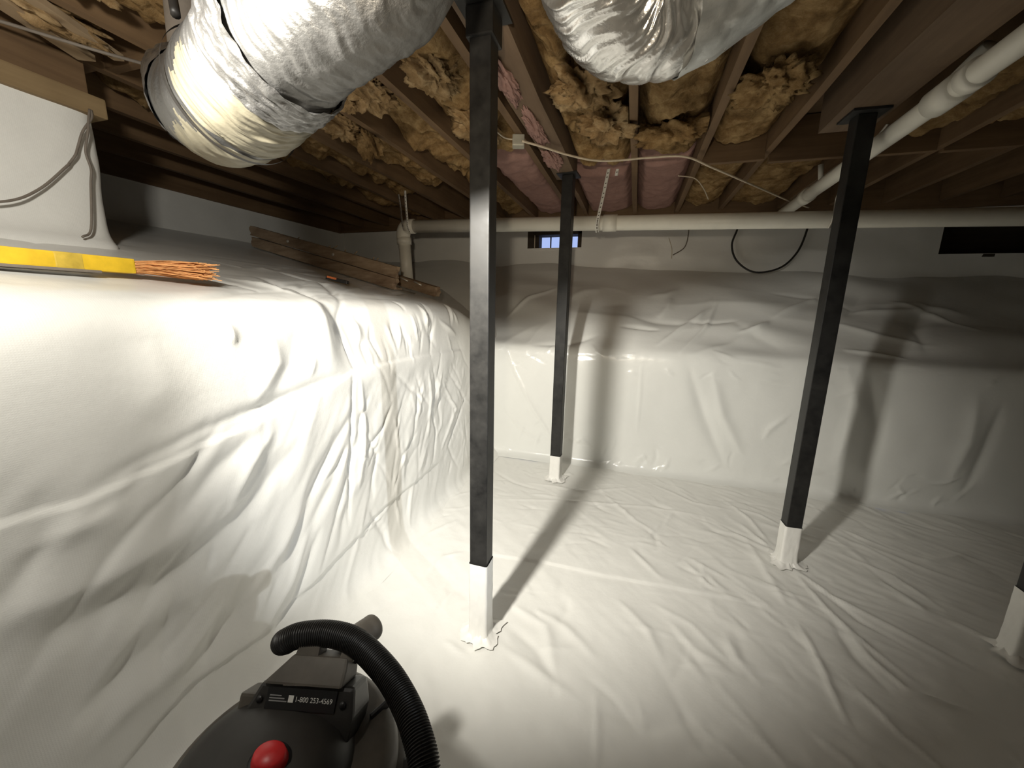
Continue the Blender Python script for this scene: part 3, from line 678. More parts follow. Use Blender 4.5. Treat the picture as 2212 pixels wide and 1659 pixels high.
pb = box('loose_board', (-0.25, -0.02, -0.012), (0.25, 0.02, 0.012), 'pale_board', None, 0.003, frame_matrix((-1.97, 1.02, 2.385), (-0.5, 1.0, 0.05)))
tag(pb, 'short brown board tucked beside the pale diagonal one at the top left', 'board')

# ------------------------------------------------------------------ posts
def post(cx, cy, rot, ztop, wrap_h, label, half=0.038, sleeve=None):
    t = empty('steel_post', (cx, cy, 0), label=label, cat='post', group='black square steel posts')
    M = Matrix.Translation((cx, cy, 0)) @ Matrix.Rotation(R(rot), 4, 'Z')
    box('tube', (-half, -half, 0.0), (half, half, ztop), 'steel', t, 0.006, M, 3)
    h2 = half+0.018
    box('base_plate', (-half-0.002, -half-0.002, -0.004), (half+0.002, half+0.002, 0.004), 'steel', t, 0.002, M)
    if sleeve: box('sleeve', (-h2+0.008, -h2+0.008, sleeve), (h2-0.008, h2-0.008, ztop), 'steel', t, 0.006, M, 2)
    box('top_plate', (-0.075, -0.075, ztop), (0.075, 0.075, ztop+0.012), 'steel', t, 0.002, M)
    # white liner wrapped round the foot
    n = 48; zs = np.linspace(0, wrap_h, 26); P = np.zeros((n, len(zs), 3)); hw = half+0.004
    for i in range(n):
        a = i/n*2*math.pi; c, s = math.cos(a), math.sin(a); k = hw/max(abs(c), abs(s))
        k = min(k, hw*1.34)
        for j, z in enumerate(zs):
            fl = math.exp(-z/0.018)*(0.020+0.016*float(perlin(math.cos(a)*3+cx*10, math.sin(a)*3, 3)))
            rr = k+fl+0.0025*float(perlin(math.cos(a)*4+cx*7, math.sin(a)*4+z*22, 8))*(1 if z < wrap_h*0.95 else 0)
            P[i, j] = tuple(M @ Vector((c*rr, s*rr, z)))
    link('liner_wrap', grid_mesh('liner_wrap', P, closed_u=True), 'wrap', t)['label'] = 'white liner wrapped round the foot of the post'
    # crumpled apron of tape on the floor
    rr_ = np.linspace(hw, hw+0.075, 9); n = 60; P = np.zeros((n, 9, 3))
    for i in range(n):
        a = i/n*2*math.pi; c, s = math.cos(a), math.sin(a); sq = 1/max(abs(c), abs(s))
        ext = 0.55+0.6*float(fbm(math.cos(a)*1.6+cx*3, math.sin(a)*1.6+1.7, 12, 3))
        for j, r_ in enumerate(rr_):
            q = j/8; rad = (hw+(r_-hw)*ext)*min(sq, 1.34)
            z = 0.020*(1-q)**2+0.003+0.012*max(0, float(perlin(math.cos(a)*4+cx*5, math.sin(a)*4+q*2.5, 15)))*(1-q*0.7)
            P[i, j] = tuple(M @ Vector((c*rad, s*rad, z)))
    link('tape_apron', grid_mesh('tape_apron', P, closed_u=True), 'wrap', t)
    return t
post(-0.553, 1.400, 0, 2.39, 0.362, 'nearest black square steel post, standing left of centre in front of the white corner', sleeve=2.30)
post(-0.546, 3.095, -5, 2.39, 0.215, 'thin-looking black steel post in front of the small window, nearest the back wall', half=0.041)
post(0.955, 2.440, 3, 2.35, 0.240, 'black steel post leaning in view at the right, under the right-hand beam', half=0.039)
post(1.700, 2.030, 0, 2.39, 0.300, 'post at the right edge of the picture, only its white wrapped foot in view')

# ------------------------------------------------------------------ pipes
MP0, MP1 = np.array((-2.05, 3.30, 2.135)), np.array((4.3, 3.30, 1.985))
mp = empty('drain_pipe', tuple(MP0), label='long cream plastic drain pipe running level across the back of the crawl space', cat='pipe')
link('pipe', tube_mesh('pipe', np.array([MP0, MP1]), 0.055, 28), 'pvc', mp)
def along(x): return MP0+(MP1-MP0)*((x-MP0[0])/(MP1[0]-MP0[0]))
def collar(name, a, b_, r_, mat, parent): return link(name, tube_mesh(name, np.array([a, b_]), r_, 28), mat, parent)
collar('coupling', along(-0.295), along(-0.19), 0.0625, 'pvc', mp)
collar('coupling', along(-2.06), along(-1.97), 0.0625, 'pvc', mp)
link('elbow', tube_mesh('elbow', spline([(-2.02, 3.30, 2.135), (-2.075, 3.31, 2.12), (-2.105, 3.325, 2.07), (-2.105, 3.335, 2.01)], 18), 0.062, 28), 'pvc', mp)
collar('elbow_collar', (-2.105, 3.334, 2.045), (-2.105, 3.336, 1.985), 0.066, 'pvc', mp)
link('riser', tube_mesh('riser', np.array([(-2.105, 3.335, 2.02), (-2.095, 3.36, 1.60)]), 0.055, 28), 'pvc', mp)
bp = empty('branch_pipe', (1.08, 2.4, 2.28), label='narrower grey white branch pipe running overhead on the right behind the leaning post', cat='pipe')
A, B_ = np.array((1.135, 4.4, 2.255)), np.array((1.045, 0.9, 2.275))
def al2(y): return A+(B_-A)*((y-A[1])/(B_[1]-A[1]))
link('pipe', tube_mesh('pipe', np.array([A, B_]), 0.041, 24), 'pvc', bp)
collar('coupling', al2(2.16), al2(2.02), 0.053, 'pvc', bp); collar('coupling', al2(1.985), al2(1.93), 0.050, 'pvc', bp)
collar('coupling', al2(3.55), al2(3.45), 0.050, 'pvc', bp)
link('wye', tube_mesh('wye', np.array([al2(2.16), al2(2.10)+np.array((0.055, -0.10, 0.10))]), 0.038, 20), 'pvc', bp)
link('stub', tube_mesh('stub', np.array([al2(3.25), al2(3.25)+np.array((-0.02, 0, 0.13))]), 0.016, 12), 'pvc', bp)
# hanger straps
def strap(name, pts, wd, label, mat='strap_white', holes=True, group='pipe and duct hangers', sidedir=(1, 0, 0)):
    t = empty(name, tuple(pts[0]), label=label, cat='strap', group=group)
    C = np.array(pts, float); C = spline(pts, 10*len(pts)) if len(pts) > 2 else C[0]+(C[1]-C[0])*np.linspace(0, 1, 20)[:, None]
    T, N, Bn = sweep_frames(C); sd = np.array(sidedir, float)
    P = []
    for off, th in ((-wd/2, 0), (wd/2, 0), (wd/2, 1), (-wd/2, 1)):
        nn = np.cross(T, sd); nn /= np.linalg.norm(nn, axis=1)[:, None]
        P.append(C+sd*off+nn*0.0025*th)
    link('band', grid_mesh('band', np.array(P), closed_u=True), mat, t)
    if holes:
        bm = bmesh.new(); L = np.linalg.norm(np.diff(C, axis=0), axis=1).sum(); k = int(L/0.022)
        for i in range(1, k):
            j = min(len(C)-1, int(i/k*(len(C)-1))); nn = np.cross(T[j], sd); nn /= np.linalg.norm(nn)
            for sgn in (-0.0006, 0.0031):
                vs = [bm.verts.new(tuple(C[j]+nn*sgn+sd*math.cos(q*math.pi/3)*wd*0.22+T[j]*math.sin(q*math.pi/3)*wd*0.22)) for q in range(6)]
                bm.faces.new(vs)
        from_bm('perforations', bm, 'strap_hole', t)['kind'] = 'stuff'
    return t
strap('hanger_strap', [(-0.275, 3.26, 2.47), (-0.30, 3.25, 2.30), (-0.325, 3.225, 2.14), (-0.335, 3.236, 2.07), (-0.335, 3.28, 2.03), (-0.335, 3.34, 2.035)], 0.026, 'white perforated plastic strap holding up the middle of the long drain pipe', sidedir=(0.97, 0.0, 0.2))
strap('hanger_strap', [(-0.205, 3.18, 2.44), (-0.212, 3.18, 2.395)], 0.022, 'short cut tab of perforated strap hanging beside the longer one under the cable')
strap('hanger_strap', [(-2.02, 3.24, 2.42), (-2.015, 3.24, 2.30), (-2.005, 3.238, 2.19), (-2.0, 3.236, 2.12), (-2.0, 3.28, 2.07)], 0.02, 'right-hand thin strap at the left end of the drain pipe')
strap('hanger_strap', [(-2.10, 3.26, 2.40), (-2.085, 3.262, 2.30), (-2.06, 3.24, 2.17), (-2.05, 3.236, 2.12)], 0.016, 'left-hand thin strap at the drain pipe elbow', 'dull_steel')
strap('hanger_strap', [(1.19, 2.75, 2.42), (1.195, 2.98, 2.33), (1.20, 3.22, 2.20), (1.20, 3.232, 2.06), (1.20, 3.28, 2.00)], 0.018, 'dim strap dropping behind the leaning post to the drain pipe', 'dull_steel', holes=False)

# ------------------------------------------------------------------ cables
def cable(name, pts, r_, mat, label, n=None):
    return tag(tube(name, pts, r_, mat, None, n, 8), label, 'cable')
jb = tag(box('junction_box', (-0.035, -0.03, -0.03), (0.035, 0.03, 0.03), 'box_grey', None, 0.006, frame_matrix((-0.730, 2.40, 2.385), (1, 0.3, 0))), 'small grey junction box under the joist, left end of the sagging cable', 'box')
tube('stub_wire', [(-0.75, 2.38, 2.39), (-0.79, 2.33, 2.385), (-0.83, 2.31, 2.41)], 0.004, 'cable_cream', jb)
cable('house_cable', [(-0.70, 2.37, 2.375), (-0.60, 2.47, 2.37), (-0.47, 2.60, 2.36), (-0.33, 2.70, 2.352), (-0.19, 2.765, 2.36), (0.02, 2.80, 2.372), (0.22, 2.82, 2.366), (0.40, 2.95, 2.33), (0.62, 3.16, 2.30), (0.85, 3.50, 2.312), (1.10, 3.86, 2.322), (1.33, 4.1, 2.31)], 0.0065, 'cable_cream', 'long cream cable sagging under the joists from the grey box to the right', 90)
cable('thin_wire', [(0.22, 3.30, 2.40), (0.34, 3.34, 2.385), (0.42, 3.45, 2.34), (0.48, 3.6, 2.30)], 0.004, 'cable_cream', 'short thin wire curling down just above the drain pipe')
cable('hanging_wire', [(0.89, 4.48, 2.34), (0.887, 4.48, 2.226), (0.856, 4.48, 2.075), (0.915, 4.46, 1.921), (1.071, 4.42, 1.812), (1.284, 4.44, 1.852), (1.417, 4.47, 1.999), (1.47, 4.48, 2.205), (1.47, 4.48, 2.34)], 0.009, 'cable_black', 'black wire hanging in a loop on the back wall below the drain pipe', 70)
cable('hanging_wire', [(0.44, 4.50, 2.34), (0.451, 4.49, 2.197), (0.425, 4.47, 2.063), (0.32, 4.44, 1.985)], 0.005, 'cable_grey', 'thin dark wire dangling on the back wall between window and black loop', 30)
cable('hanging_wire', [(0.27, 4.49, 2.16), (0.305, 4.45, 2.05), (0.31, 4.42, 1.95)], 0.003, 'cable_cream', 'very thin pale wire dangling beside the thin dark one', 20)
cable('hanging_wire', [(-2.215, 1.195, 2.20), (-2.205, 1.186, 2.165), (-2.20, 1.147, 2.10), (-2.205, 1.125, 2.035), (-2.20, 1.11, 2.00), (-2.205, 1.09, 1.965), (-2.20, 1.074, 1.945), (-2.20, 0.983, 1.838), (-2.19, 0.88, 1.77), (-2.19, 0.70, 1.73)], 0.0045, 'cable_grey', 'thin wire on the white pier sweeping down to the left edge', 60)
cable('hanging_wire', [(-2.215, 1.19, 2.20), (-2.205, 1.178, 2.166), (-2.195, 1.16, 2.10), (-2.20, 1.145, 2.025), (-2.195, 1.15, 1.96), (-2.20, 1.143, 1.90), (-2.185, 1.11, 1.72), (-2.17, 1.07, 1.68)], 0.0045, 'cable_grey', 'thin wire on the white pier hanging straight down to the bench', 50)
cable('thin_wire', [(-2.36, 0.75, 2.385), (-2.15, 0.95, 2.36), (-2.0, 1.12, 2.345), (-1.93, 1.30, 2.365)], 0.006, 'cable_grey', 'dark wire crossing below the joists at the top left, over the pale board', 30)

# ------------------------------------------------------------------ flexible foil ducts
def duct_jacket(name, path, r0, seed, parent, mat, nlen, crinkle=0.010, seg=110, fine=1.0, r_fn=None):
    C = spline(path, nlen); L = np.concatenate([[0], np.cumsum(np.linalg.norm(np.diff(C, axis=0), axis=1))])
    th = np.arange(seg)/seg*2*np.pi
    S, TH = np.meshgrid(L, th, indexing='ij'); cx, sx = np.cos(TH), np.sin(TH)
    w1 = 0.35*perlin(cx*1.3+S*1.5, sx*1.3+seed, seed)
    big = perlin(cx*0.9+S*2.2, sx*0.9-S*1.3, seed+2)
    # circumferential gathers with a slight twist
    g = ridged(S*16*fine+w1*3+TH*0.25, cx*0.8+sx*0.6+seed, seed+5, 3)
    g2 = perlin(S*46*fine+w1*8, cx*1.5+sx*1.1, seed+8)
    Rr = r0+0.012*big+crinkle*(g-0.5)+crinkle*0.35*g2
    if r_fn is not None: Rr = Rr*r_fn(np.linspace(0, 1, nlen))[:, None]
    return link(name, tube_mesh(name, C, Rr, seg, True), mat, parent), C, L
d1 = empty('foil_duct', (-1.1, 1.15, 1.9), label='foil wrapped flexible duct at the upper left with a down-turned elbow', cat='duct')
path1 = [(-0.425, 0.600, 2.195), (-0.435, 0.700, 2.140), (-0.482, 0.765, 2.076), (-0.577, 0.757, 2.031), (-0.737, 0.776, 2.000), (-0.869, 0.816, 1.977), (-0.981, 0.852, 1.958), (-1.110, 0.885, 1.945), (-1.247, 0.939, 2.001), (-1.400, 1.008, 2.098)]
U1 = np.array([0, 0.22, 0.333, 0.444, 0.556, 0.667, 0.778, 0.889, 1.0]); R1 = np.array([0.112, 0.114, 0.118, 0.128, 0.140, 0.149, 0.138, 0.122, 0.098])/0.136
def taper1(u): return np.interp(u, U1, R1)
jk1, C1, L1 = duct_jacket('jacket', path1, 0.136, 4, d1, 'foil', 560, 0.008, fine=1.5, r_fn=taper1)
def ring_patch(name, C, i0, i1, a0, a1, grow, mat, parent, base_r, seed=1, na=72, wob=0.004, ragged=0.0):
    """a band or patch lying on the duct jacket; base_r(u) is the jacket radius along the path"""
    T, N, Bn = sweep_frames(C); th = np.linspace(R(a0), R(a1), na); nl = 24; idx = np.arange(len(C))
    P = np.zeros((na, nl, 3)); mid, half = (i0+i1)/2, (i1-i0)/2
    for k, a in enumerate(th):
        hw = half; sh = 0.0
        if ragged:
            hw = half*max(0.04, math.sin(math.pi*k/(na-1))**0.5*(1-ragged*0.5+ragged*float(perlin(k*0.9, seed, seed)+0.6*perlin(k*2.3, seed+1, seed))))
            sh = half*ragged*0.3*float(perlin(k*0.5, 3.3, seed+5))
        fi = np.clip(mid+sh+hw*np.linspace(-1, 1, nl), 0, len(C)-1)
        c = np.stack([np.interp(fi, idx, C[:, q]) for q in range(3)], -1); n_ = np.stack([np.interp(fi, idx, N[:, q]) for q in range(3)], -1); b2 = np.stack([np.interp(fi, idx, Bn[:, q]) for q in range(3)], -1)
        rr = base_r(fi/(len(C)-1))+grow+wob*perlin(fi*0.25, k*0.35+seed, seed)
        P[k] = c+(math.cos(a)*n_+math.sin(a)*b2)*rr[:, None]
    return link(name, grid_mesh(name, P), mat, parent)
def r1(u): return 0.136*taper1(u)
i1f = lambda u: int(u*len(C1))
ring_patch('foil_tape', C1, i1f(0.46), i1f(0.53), 0, 360, 0.012, 'foil_tape', d1, r1, 3, 90, 0.012)
ring_patch('foil_tape', C1, i1f(0.86), i1f(0.995), 0, 360, 0.004, 'foil_tape', d1, r1, 9, 90, 0.008)
# cream insulation overspray on the underside of the elbow: a stain of its own on the jacket
jk1.data.materials.append(MATS['overspray'])
pc = np.zeros(len(jk1.data.polygons)*3); jk1.data.polygons.foreach_get('center', pc); pc = pc.reshape(-1, 3)
ncol = len(C1)+1; jj = np.clip(np.arange(len(pc)) % ncol, 0, len(C1)-1); kk = np.arange(len(pc))//ncol
uu = jj/(len(C1)-1); dz = (pc[:, 2]-C1[jj, 2])/0.15
fr = 0.30*perlin(uu*70, kk*0.05, 5)+0.12*perlin(uu*180, kk*0.1, 6)
msk = (((uu > 0.53) & (uu < 0.69)) & (dz+fr < -0.05-1.2*np.abs(uu-0.62))) | (((uu > 0.705) & (uu < 0.80)) & (dz+fr < -0.55))
jk1.data.polygons.foreach_set('material_index', msk.astype(np.int32))
ring_patch('hanger_band', C1, i1f(0.700), i1f(0.710), 0, 360, 0.010, 'cable_black', d1, r1, 7, 90, 0.001)
tube('hanger_drop', [(-1.06, 0.76, 2.08), (-1.12, 0.80, 2.22), (-1.20, 0.88, 2.44)], 0.010, 'cable_black', d1)
tube('boot_collar', [(-1.36, 1.00, 2.09), (-1.40, 1.03, 2.24), (-1.42, 1.05, 2.44)], 0.050, 'cable_grey', d1, None, 20)
d2 = empty('foil_duct', (0.2, 1.0, 1.9), label='crinkled foil flexible duct sagging into the top centre of the picture', cat='duct')
path2 = [(-0.120, 0.360, 2.245), (-0.125, 0.600, 2.235), (-0.128, 0.860, 2.175), (-0.084, 1.005, 2.110), (0.003, 1.058, 2.109), (0.093, 1.070, 2.150), (0.190, 1.030, 2.195), (0.320, 0.900, 2.220), (0.480, 0.680, 2.225), (0.640, 0.35, 2.215)]
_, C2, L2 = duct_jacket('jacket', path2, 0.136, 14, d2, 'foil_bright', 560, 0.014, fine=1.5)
ring_patch('smooth_sleeve', C2, 258, 545, 0, 360, 0.010, 'foil_dull', d2, lambda u: 0.136+0*u, 11, 90, 0.010)

# ------------------------------------------------------------------ shop vacuum
VC = Vector((-0.655, 0.495, 0)); VY = Vector((-0.259, 0.966, 0)).normalized(); VX = Vector((VY.y, -VY.x, 0))
VM = Matrix(((VX.x, VY.x, 0, VC.x), (VX.y, VY.y, 0, VC.y), (0, 0, 1, 0), (0, 0, 0, 1)))
vac = empty('shop_vacuum', tuple(VC), label='black shop vacuum with a ribbed hose coiled over its handle, standing on the white floor', cat='vacuum')
def lathe(name, prof, mat, parent, seg=64, sx=1.0, sy=1.0, c=(0, 0), M=VM, rib=None):
    P = np.zeros((seg, len(prof), 3))
    for i in range(seg):
        a = i/seg*2*math.pi
        for j, (r_, z) in enumerate(prof):
            k = r_*(1+(rib(a, z) if rib else 0))
            P[i, j] = tuple(M @ Vector((c[0]+math.cos(a)*k*sx, c[1]+math.sin(a)*k*sy, z)))
    return link(name, grid_mesh(name, P, closed_u=True), mat, parent)
lathe('tank', [(0, 0.03), (0.20, 0.03), (0.21, 0.04), (0.232, 0.29), (0.245, 0.31), (0.245, 0.33), (0, 0.33)], 'plastic_black', vac)
for a in (45, 135, 225, 315):
    ft = lathe('foot', [(0, 0.0), (0.028, 0.0), (0.03, 0.02), (0.03, 0.05), (0, 0.05)], 'plastic_black', vac, 16, c=(0.17*math.cos(R(a)), 0.17*math.sin(R(a))))
lid = lathe('lid', [(0.21, 0.325), (0.257, 0.33), (0.264, 0.345), (0.262, 0.375), (0.250, 0.395), (0.234, 0.405), (0.20, 0.415), (0.0, 0.418)], 'plastic_dusty', vac)
for a in (188, 8):
    Mx = VM @ Matrix.Rotation(R(a), 4, 'Z')
    box('latch', (0.247, -0.035, 0.31), (0.280, 0.035, 0.395), 'plastic_black', vac, 0.008, Mx)
def dome_rib(a, z): return 0.02*math.cos(4*a)
motor = lathe('motor_housing', [(0.0, 0.43), (0.195, 0.43), (0.195, 0.455), (0.184, 0.492), (0.160, 0.522), (0.125, 0.540), (0.08, 0.548), (0.0, 0.550)], 'plastic_black', vac, 72, 0.92, 1.0, (-0.022, -0.03), rib=dome_rib)
# side shoulder: the wide dusty moulding between lid and motor on the right
lathe('shoulder', [(0.0, 0.40), (0.236, 0.40), (0.240, 0.425), (0.232, 0.452), (0.212, 0.470), (0.0, 0.472)], 'plastic_dusty', vac, 72)
box('groove_cover', (-0.004, -0.03, 0), (0.004, 0.03, 0.02), 'label_black', vac, 0.001, VM @ Matrix.Translation((0.175, 0.115, 0.461)) @ Matrix.Rotation(R(-35), 4, 'Z'))
for k, (xx, an) in enumerate(((-0.075, 14), (0.075, -14), (0.118, -24))):
    box('moulded_rib', (-0.008, -0.13, 0), (0.008, 0.05, 0.022), 'plastic_dusty', vac, 0.006, VM @ Matrix.Translation((xx-0.022, -0.06, 0.530-abs(xx)*0.30)) @ Matrix.Rotation(R(an), 4, 'Z') @ Matrix.Rotation(R(-8), 4, 'X'))
# raised rear console with the label, leaning towards the viewer
CM = VM @ Matrix.Translation((0.022, 0.030, 0.530)) @ Matrix.Rotation(R(-1), 4, 'Z') @ Matrix.Rotation(R(-30), 4, 'X')
def loft(name, sections, mat, parent, M, bev=0.008):
    bm = bmesh.new(); rows = [[bm.verts.new(M @ Vector(p)) for p in s] for s in sections]; n = len(rows[0])
    for r0, r1 in zip(rows[:-1], rows[1:]):
        for i in range(n): bm.faces.new((r0[i], r0[(i+1) % n], r1[(i+1) % n], r1[i]))
    bm.faces.new(rows[0][::-1]); bm.faces.new(rows[-1]); bmesh.ops.recalc_face_normals(bm, faces=bm.faces)
    if bev: bmesh.ops.bevel(bm, geom=bm.edges[:], offset=bev, segments=2, affect='EDGES', profile=0.6)
    return from_bm(name, bm, mat, parent)
def rect(x0, x1, y0, y1, z): return [(x0, y0, z), (x1, y0, z), (x1, y1, z), (x0, y1, z)]
cons = loft('console', [rect(-0.115, 0.115, 0.0, 0.10, -0.04), rect(-0.128, 0.122, 0.0, 0.10, 0.012), rect(-0.105, 0.112, 0.008, 0.085, 0.066)], 'plastic_black', vac, CM)
box('console_ear', (-0.152, 0.012, -0.005), (-0.112, 0.075, 0.04), 'plastic_dusty', vac, 0.007, CM)
LMx = CM @ Matrix.Translation((0, -0.0005, 0.040)) @ Matrix.Rotation(R(90-6), 4, 'X')
lab = box('label_plate', (-0.082, -0.020, -0.001), (0.078, 0.020, 0.0005), 'label_black', vac, 0.0, LMx)
tc = bpy.data.curves.new('phone_number', 'FONT'); tc.body = '1-800 253-4569'; tc.size = 0.0135; tc.extrude = 0.0002; tc.align_x = 'LEFT'
to = bpy.data.objects.new('phone_number_curve', tc); COL.objects.link(to)
dg = bpy.context.evaluated_depsgraph_get(); tm = bpy.data.meshes.new_from_object(to.evaluated_get(dg)); bpy.data.objects.remove(to)
tm.transform(LMx @ Matrix.Translation((-0.016, -0.004, 0.0008))); link('phone_number', tm, 'print_white', lab)
box('telephone_mark', (-0.031, -0.006, 0.0006), (-0.019, 0.007, 0.0012), 'print_white', lab, 0.0004, LMx)
for k in range(3): box('small_print', (-0.075, 0.004-k*0.005, 0.0006), (-0.040+(-0.008, 0.0, 0.006)[k], 0.0062-k*0.005, 0.001), 'print_grey', lab, 0, LMx)
for xx in (-0.098, 0.094):
    lathe('screw_recess', [(0.0, -0.001), (0.0075, -0.001), (0.0075, 0.001), (0.0, 0.0012)], 'label_black', vac, 16, M=LMx, c=(xx, -0.004))
# dusty cowl above the console
cowl = loft('cowl', [rect(-0.098, 0.088, -0.006, 0.080, 0.066), rect(-0.068, 0.086, 0.010, 0.080, 0.098), rect(-0.050, 0.082, 0.020, 0.078, 0.118)], 'plastic_dusty', vac, CM, 0.006)
box('torn_edge', (-0.05, 0.004, 0.064), (0.045, 0.012, 0.0665), 'strap_white', vac, 0.0, CM @ Matrix.Rotation(R(-2), 4, 'Y'))
for xx, w_ in ((-0.018, 0.030), (0.078, 0.018)):
    loft('handle_post', [rect(xx-w_*1.1, xx+w_*0.9, 0.022, 0.070, 0.108), rect(xx-w_*0.7, xx+w_*0.9, 0.026, 0.066, 0.152)], 'plastic_dusty', vac, CM, 0.006)
loft('handle_grip', [rect(-0.034, 0.094, 0.030, 0.070, 0.150), rect(-0.028, 0.088, 0.034, 0.066, 0.172)], 'plastic_black', vac, CM, 0.008)
# red knob
KM = VM @ Matrix.Translation((0.020, -0.060, 0.545)) @ Matrix.Rotation(R(6), 4, 'X') @ Matrix.Rotation(R(8), 4, 'Y')
kn = lathe('power_knob', [(0.0, 0.0), (0.034, 0.0), (0.034, 0.010), (0.030, 0.026), (0.026, 0.030), (0.0, 0.031)], 'plastic_red', vac, 40, M=KM, sx=1.0, sy=0.8)
lathe('knob_ring', [(0.030, -0.004), (0.042, -0.004), (0.040, 0.006), (0.030, 0.007)], 'label_black', vac, 40, M=KM, sx=1.0, sy=0.85)
# ribbed hose
hp = [(-0.95, 0.78, 0.40), (-0.88, 0.72, 0.48), (-0.81, 0.658, 0.565), (-0.765, 0.620, 0.615), (-0.722, 0.626, 0.640), (-0.655, 0.645, 0.648), (-0.584, 0.650, 0.645), (-0.503, 0.629, 0.634), (-0.433, 0.600, 0.620), (-0.356, 0.548, 0.605), (-0.300, 0.490, 0.570), (-0.275, 0.41, 0.48), (-0.30, 0.33, 0.36), (-0.42, 0.33, 0.26)]
C = spline(hp, 1500); Lh = np.concatenate([[0], np.cumsum(np.linalg.norm(np.diff(C, axis=0), axis=1))])
rr = 0.0275+0.0020*np.sign(np.sin(Lh*2*np.pi/0.0052))*np.abs(np.sin(Lh*2*np.pi/0.0052))**0.6
link('hose', tube_mesh('hose', C, rr, 26), 'hose_black', vac)
nz = spline([(-0.612, 0.655, 0.605), (-0.595, 0.700, 0.615), (-0.580, 0.742, 0.618)], 24)
nr = np.concatenate([np.linspace(0.040, 0.032, 16), 0.032*np.sqrt(np.clip(1-np.linspace(0, 1, 8)**3, 0.05, 1))])
link('hose_cuff', tube_mesh('hose_cuff', nz, nr, 28), 'plastic_dusty', vac)

# ------------------------------------------------------------------ things lying on the left bench
def bench_z(x): return 1.462+0.234*(-1.40-x)
br = empty('push_broom', (-1.60, 0.60, 1.5), label='yellow broom block with orange bristles lying on the edge of the left bench', cat='broom')
ax = Vector((0.055, 0.86, -0.005)).normalized(); bo = Vector((-1.597, 0.60, bench_z(-1.597)+0.036))
FM = frame_matrix(tuple(bo), tuple(ax))
box('block', (-0.02, -0.030, -0.024), (0.285, 0.030, 0.022), 'paint_yellow', br, 0.006, FM)
box('worn_band', (0.10, -0.0305, -0.0245), (0.165, 0.0305, 0.0225), 'paint_yellow_worn', br, 0.006, FM)
box('socket', (-0.55, -0.027, -0.026), (-0.015, 0.027, 0.020), 'paint_yellow_worn', br, 0.008, FM)
box('grey_underside', (-0.50, -0.031, -0.030), (0.20, 0.026, -0.022), 'cable_grey', br, 0.003, FM)  # dark grey strip along the underside of block and socket
lathe('peg_hole', [(0, 0.0), (0.009, 0.0), (0.009, 0.002), (0, 0.0025)], 'strap_hole', br, 16, M=FM @ Matrix.Translation((0.284, -0.012, 0.008)) @ Matrix.Rotation(R(90), 4, 'Y'))
bm = bmesh.new(); rg = random.Random(3)
for i in range(520):
    a = FM @ Vector((0.27, rg.uniform(-0.025, 0.025), rg.uniform(-0.020, 0.014)))
    e = FM @ Vector((0.30+rg.uniform(0.13, 0.225), rg.uniform(-0.075, 0.045), rg.uniform(-0.030, 0.030)))
    e.z = max(e.z, bench_z(e.x)+0.004); md = (a+e)/2+Vector((rg.uniform(-0.006, 0.006), 0, rg.uniform(-0.004, 0.006)))
    wv = Vector((0.0009, 0, 0.0009)); w2 = Vector((0.0009, 0, -0.0009))
    rows = [[bm.verts.new(q+s) for s in (wv, w2, -wv, -w2)] for q in (a, md, e)]
    for r0, r1 in zip(rows[:-1], rows[1:]):
        for k in range(4): bm.faces.new((r0[k], r0[(k+1) % 4], r1[(k+1) % 4], r1[k]))
tag(from_bm('bristles', bm, 'bristle', br), kind='stuff')
def plank(name, a, b_, th, ht, mat, label, seed):
    a, b_ = Vector(a), Vector(b_); L = (b_-a).length; FMx = frame_matrix(tuple(a), tuple(b_-a)); n = 40
    t = empty(name, tuple(a), label=label, cat='board', group='weathered boards on the left bench')
    cs = [(-th/2, -ht/2), (th/2, -ht/2), (th/2, ht/2), (-th/2, ht/2)]; P = np.zeros((16, n, 3)); rg = random.Random(seed)
    ring = []
    for k in range(4):
        for q in range(4):
            u = q/4; c0, c1 = cs[k], cs[(k+1) % 4]; ring.append((c0[0]+(c1[0]-c0[0])*u, c0[1]+(c1[1]-c0[1])*u))
    for i, (yy, zz_) in enumerate(ring):
        for j in range(n):
            wob = 0.0035*float(perlin(i*0.9+seed, j*0.35, seed)); tip = (rg.uniform(-0.015, 0.015) if j in (0, n-1) else 0)
            P[i, j] = tuple(FMx @ Vector((L*j/(n-1)+tip, yy*(1+wob*8), zz_*(1+wob*6))))
    P = np.concatenate([np.repeat(P[:, :1].mean(0, keepdims=True), 16, 0), P, np.repeat(P[:, -1:].mean(0, keepdims=True), 16, 0)], 1)
    me = grid_mesh('board', P, closed_u=True); me.polygons.foreach_set('use_smooth', np.zeros(len(me.polygons), bool))
    link('board', me, mat, t)
    return t, FMx, L
nbz = Vector((0.228, 0, 0.974))
pA, MA, LA = plank('old_board', (-3.30, 2.80, bench_z(-3.30)+0.050), (-1.70, 2.56, bench_z(-1.70)+0.05), 0.042, 0.080, 'old_wood', 'lower of the two weathered boards stacked on the left bench', 2)
pB, MB_, LB = plank('old_board', (-3.33, 2.82, bench_z(-3.33)+0.142), (-1.69, 2.575, bench_z(-1.69)+0.136), 0.042, 0.080, 'old_wood', 'upper weathered board with screw washers, stacked on another on the left bench', 5)
pC, MC, LC_ = plank('old_board', (-1.95, 2.98, bench_z(-1.95)+0.05), (-1.52, 2.86, bench_z(-1.52)+0.05), 0.07, 0.075, 'old_wood', 'short splintered board end lying past the right end of the stacked boards', 8)
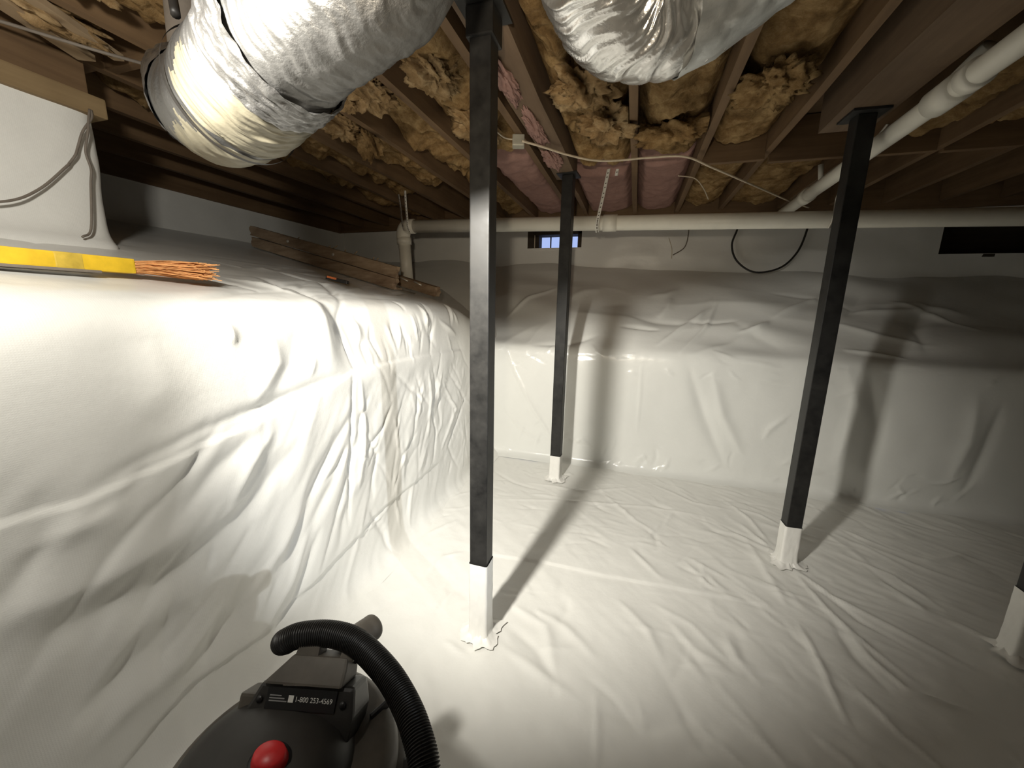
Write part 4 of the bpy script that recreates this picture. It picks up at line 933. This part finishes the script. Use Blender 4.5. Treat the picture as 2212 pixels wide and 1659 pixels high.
for u in (0.30, 0.62):
    lathe('screw_washer', [(0, 0.0), (0.013, 0.0), (0.013, 0.003), (0.008, 0.005), (0, 0.005)], 'screw', pB, 16, M=MB_ @ Matrix.Translation((LB*u, -0.0215, 0.0)) @ Matrix.Rotation(R(90), 4, 'X'))
rg = random.Random(9)
for i in range(7):
    u = rg.uniform(0.25, 0.95); st = MB_ @ Vector((LB*u, -0.01, 0.038)); en = st+Vector((rg.uniform(0.03, 0.07), -0.02, rg.uniform(0.005, 0.03)))
    tube('splinter', [tuple(st), tuple(en)], 0.004, 'pale_board', pB, None, 6)
for u in (0.35, 0.7):
    st = MC @ Vector((LC_*u, -0.04, 0.02)); tube('nail', [tuple(st), tuple(st+Vector((-0.07, 0.0, 0.03)))], 0.006, 'screw', pC, None, 8)
kf = empty('utility_knife', (-1.84, 2.13, 1.56), label='small black and orange utility knife below the stacked boards', cat='knife')
KFM = frame_matrix((-1.845, 2.13, bench_z(-1.845)+0.016), (0.126, 0.036, -0.029))
box('handle', (-0.07, -0.015, -0.011), (0.07, 0.015, 0.011), 'plastic_black', kf, 0.004, KFM)
box('slider', (-0.062, -0.0165, 0.0), (0.0, 0.0, 0.0125), 'orange', kf, 0.002, KFM)
pk = empty('putty_knife', (-1.62, 2.6, 1.51), label='grey putty knife blade poking out under the right end of the boards', cat='tool')
bm = bmesh.new(); PM = frame_matrix((-1.66, 2.62, bench_z(-1.66)+0.012), (0.9, -0.2, -0.2))
vs = [PM @ Vector(p) for p in ((-0.05, -0.012, 0), (0.02, -0.035, 0), (0.12, -0.03, 0), (0.075, 0.035, 0), (-0.05, 0.012, 0))]
lo = [bm.verts.new(v) for v in vs]; hi = [bm.verts.new(v+Vector((0, 0, 0.0025))) for v in vs]
bm.faces.new(lo[::-1]); bm.faces.new(hi)
for i in range(5): bm.faces.new((lo[i], lo[(i+1) % 5], hi[(i+1) % 5], hi[i]))
from_bm('blade', bm, 'dull_steel', pk)
box('handle', (-0.15, -0.012, -0.004), (-0.04, 0.012, 0.012), 'old_wood', pk, 0.004, PM)
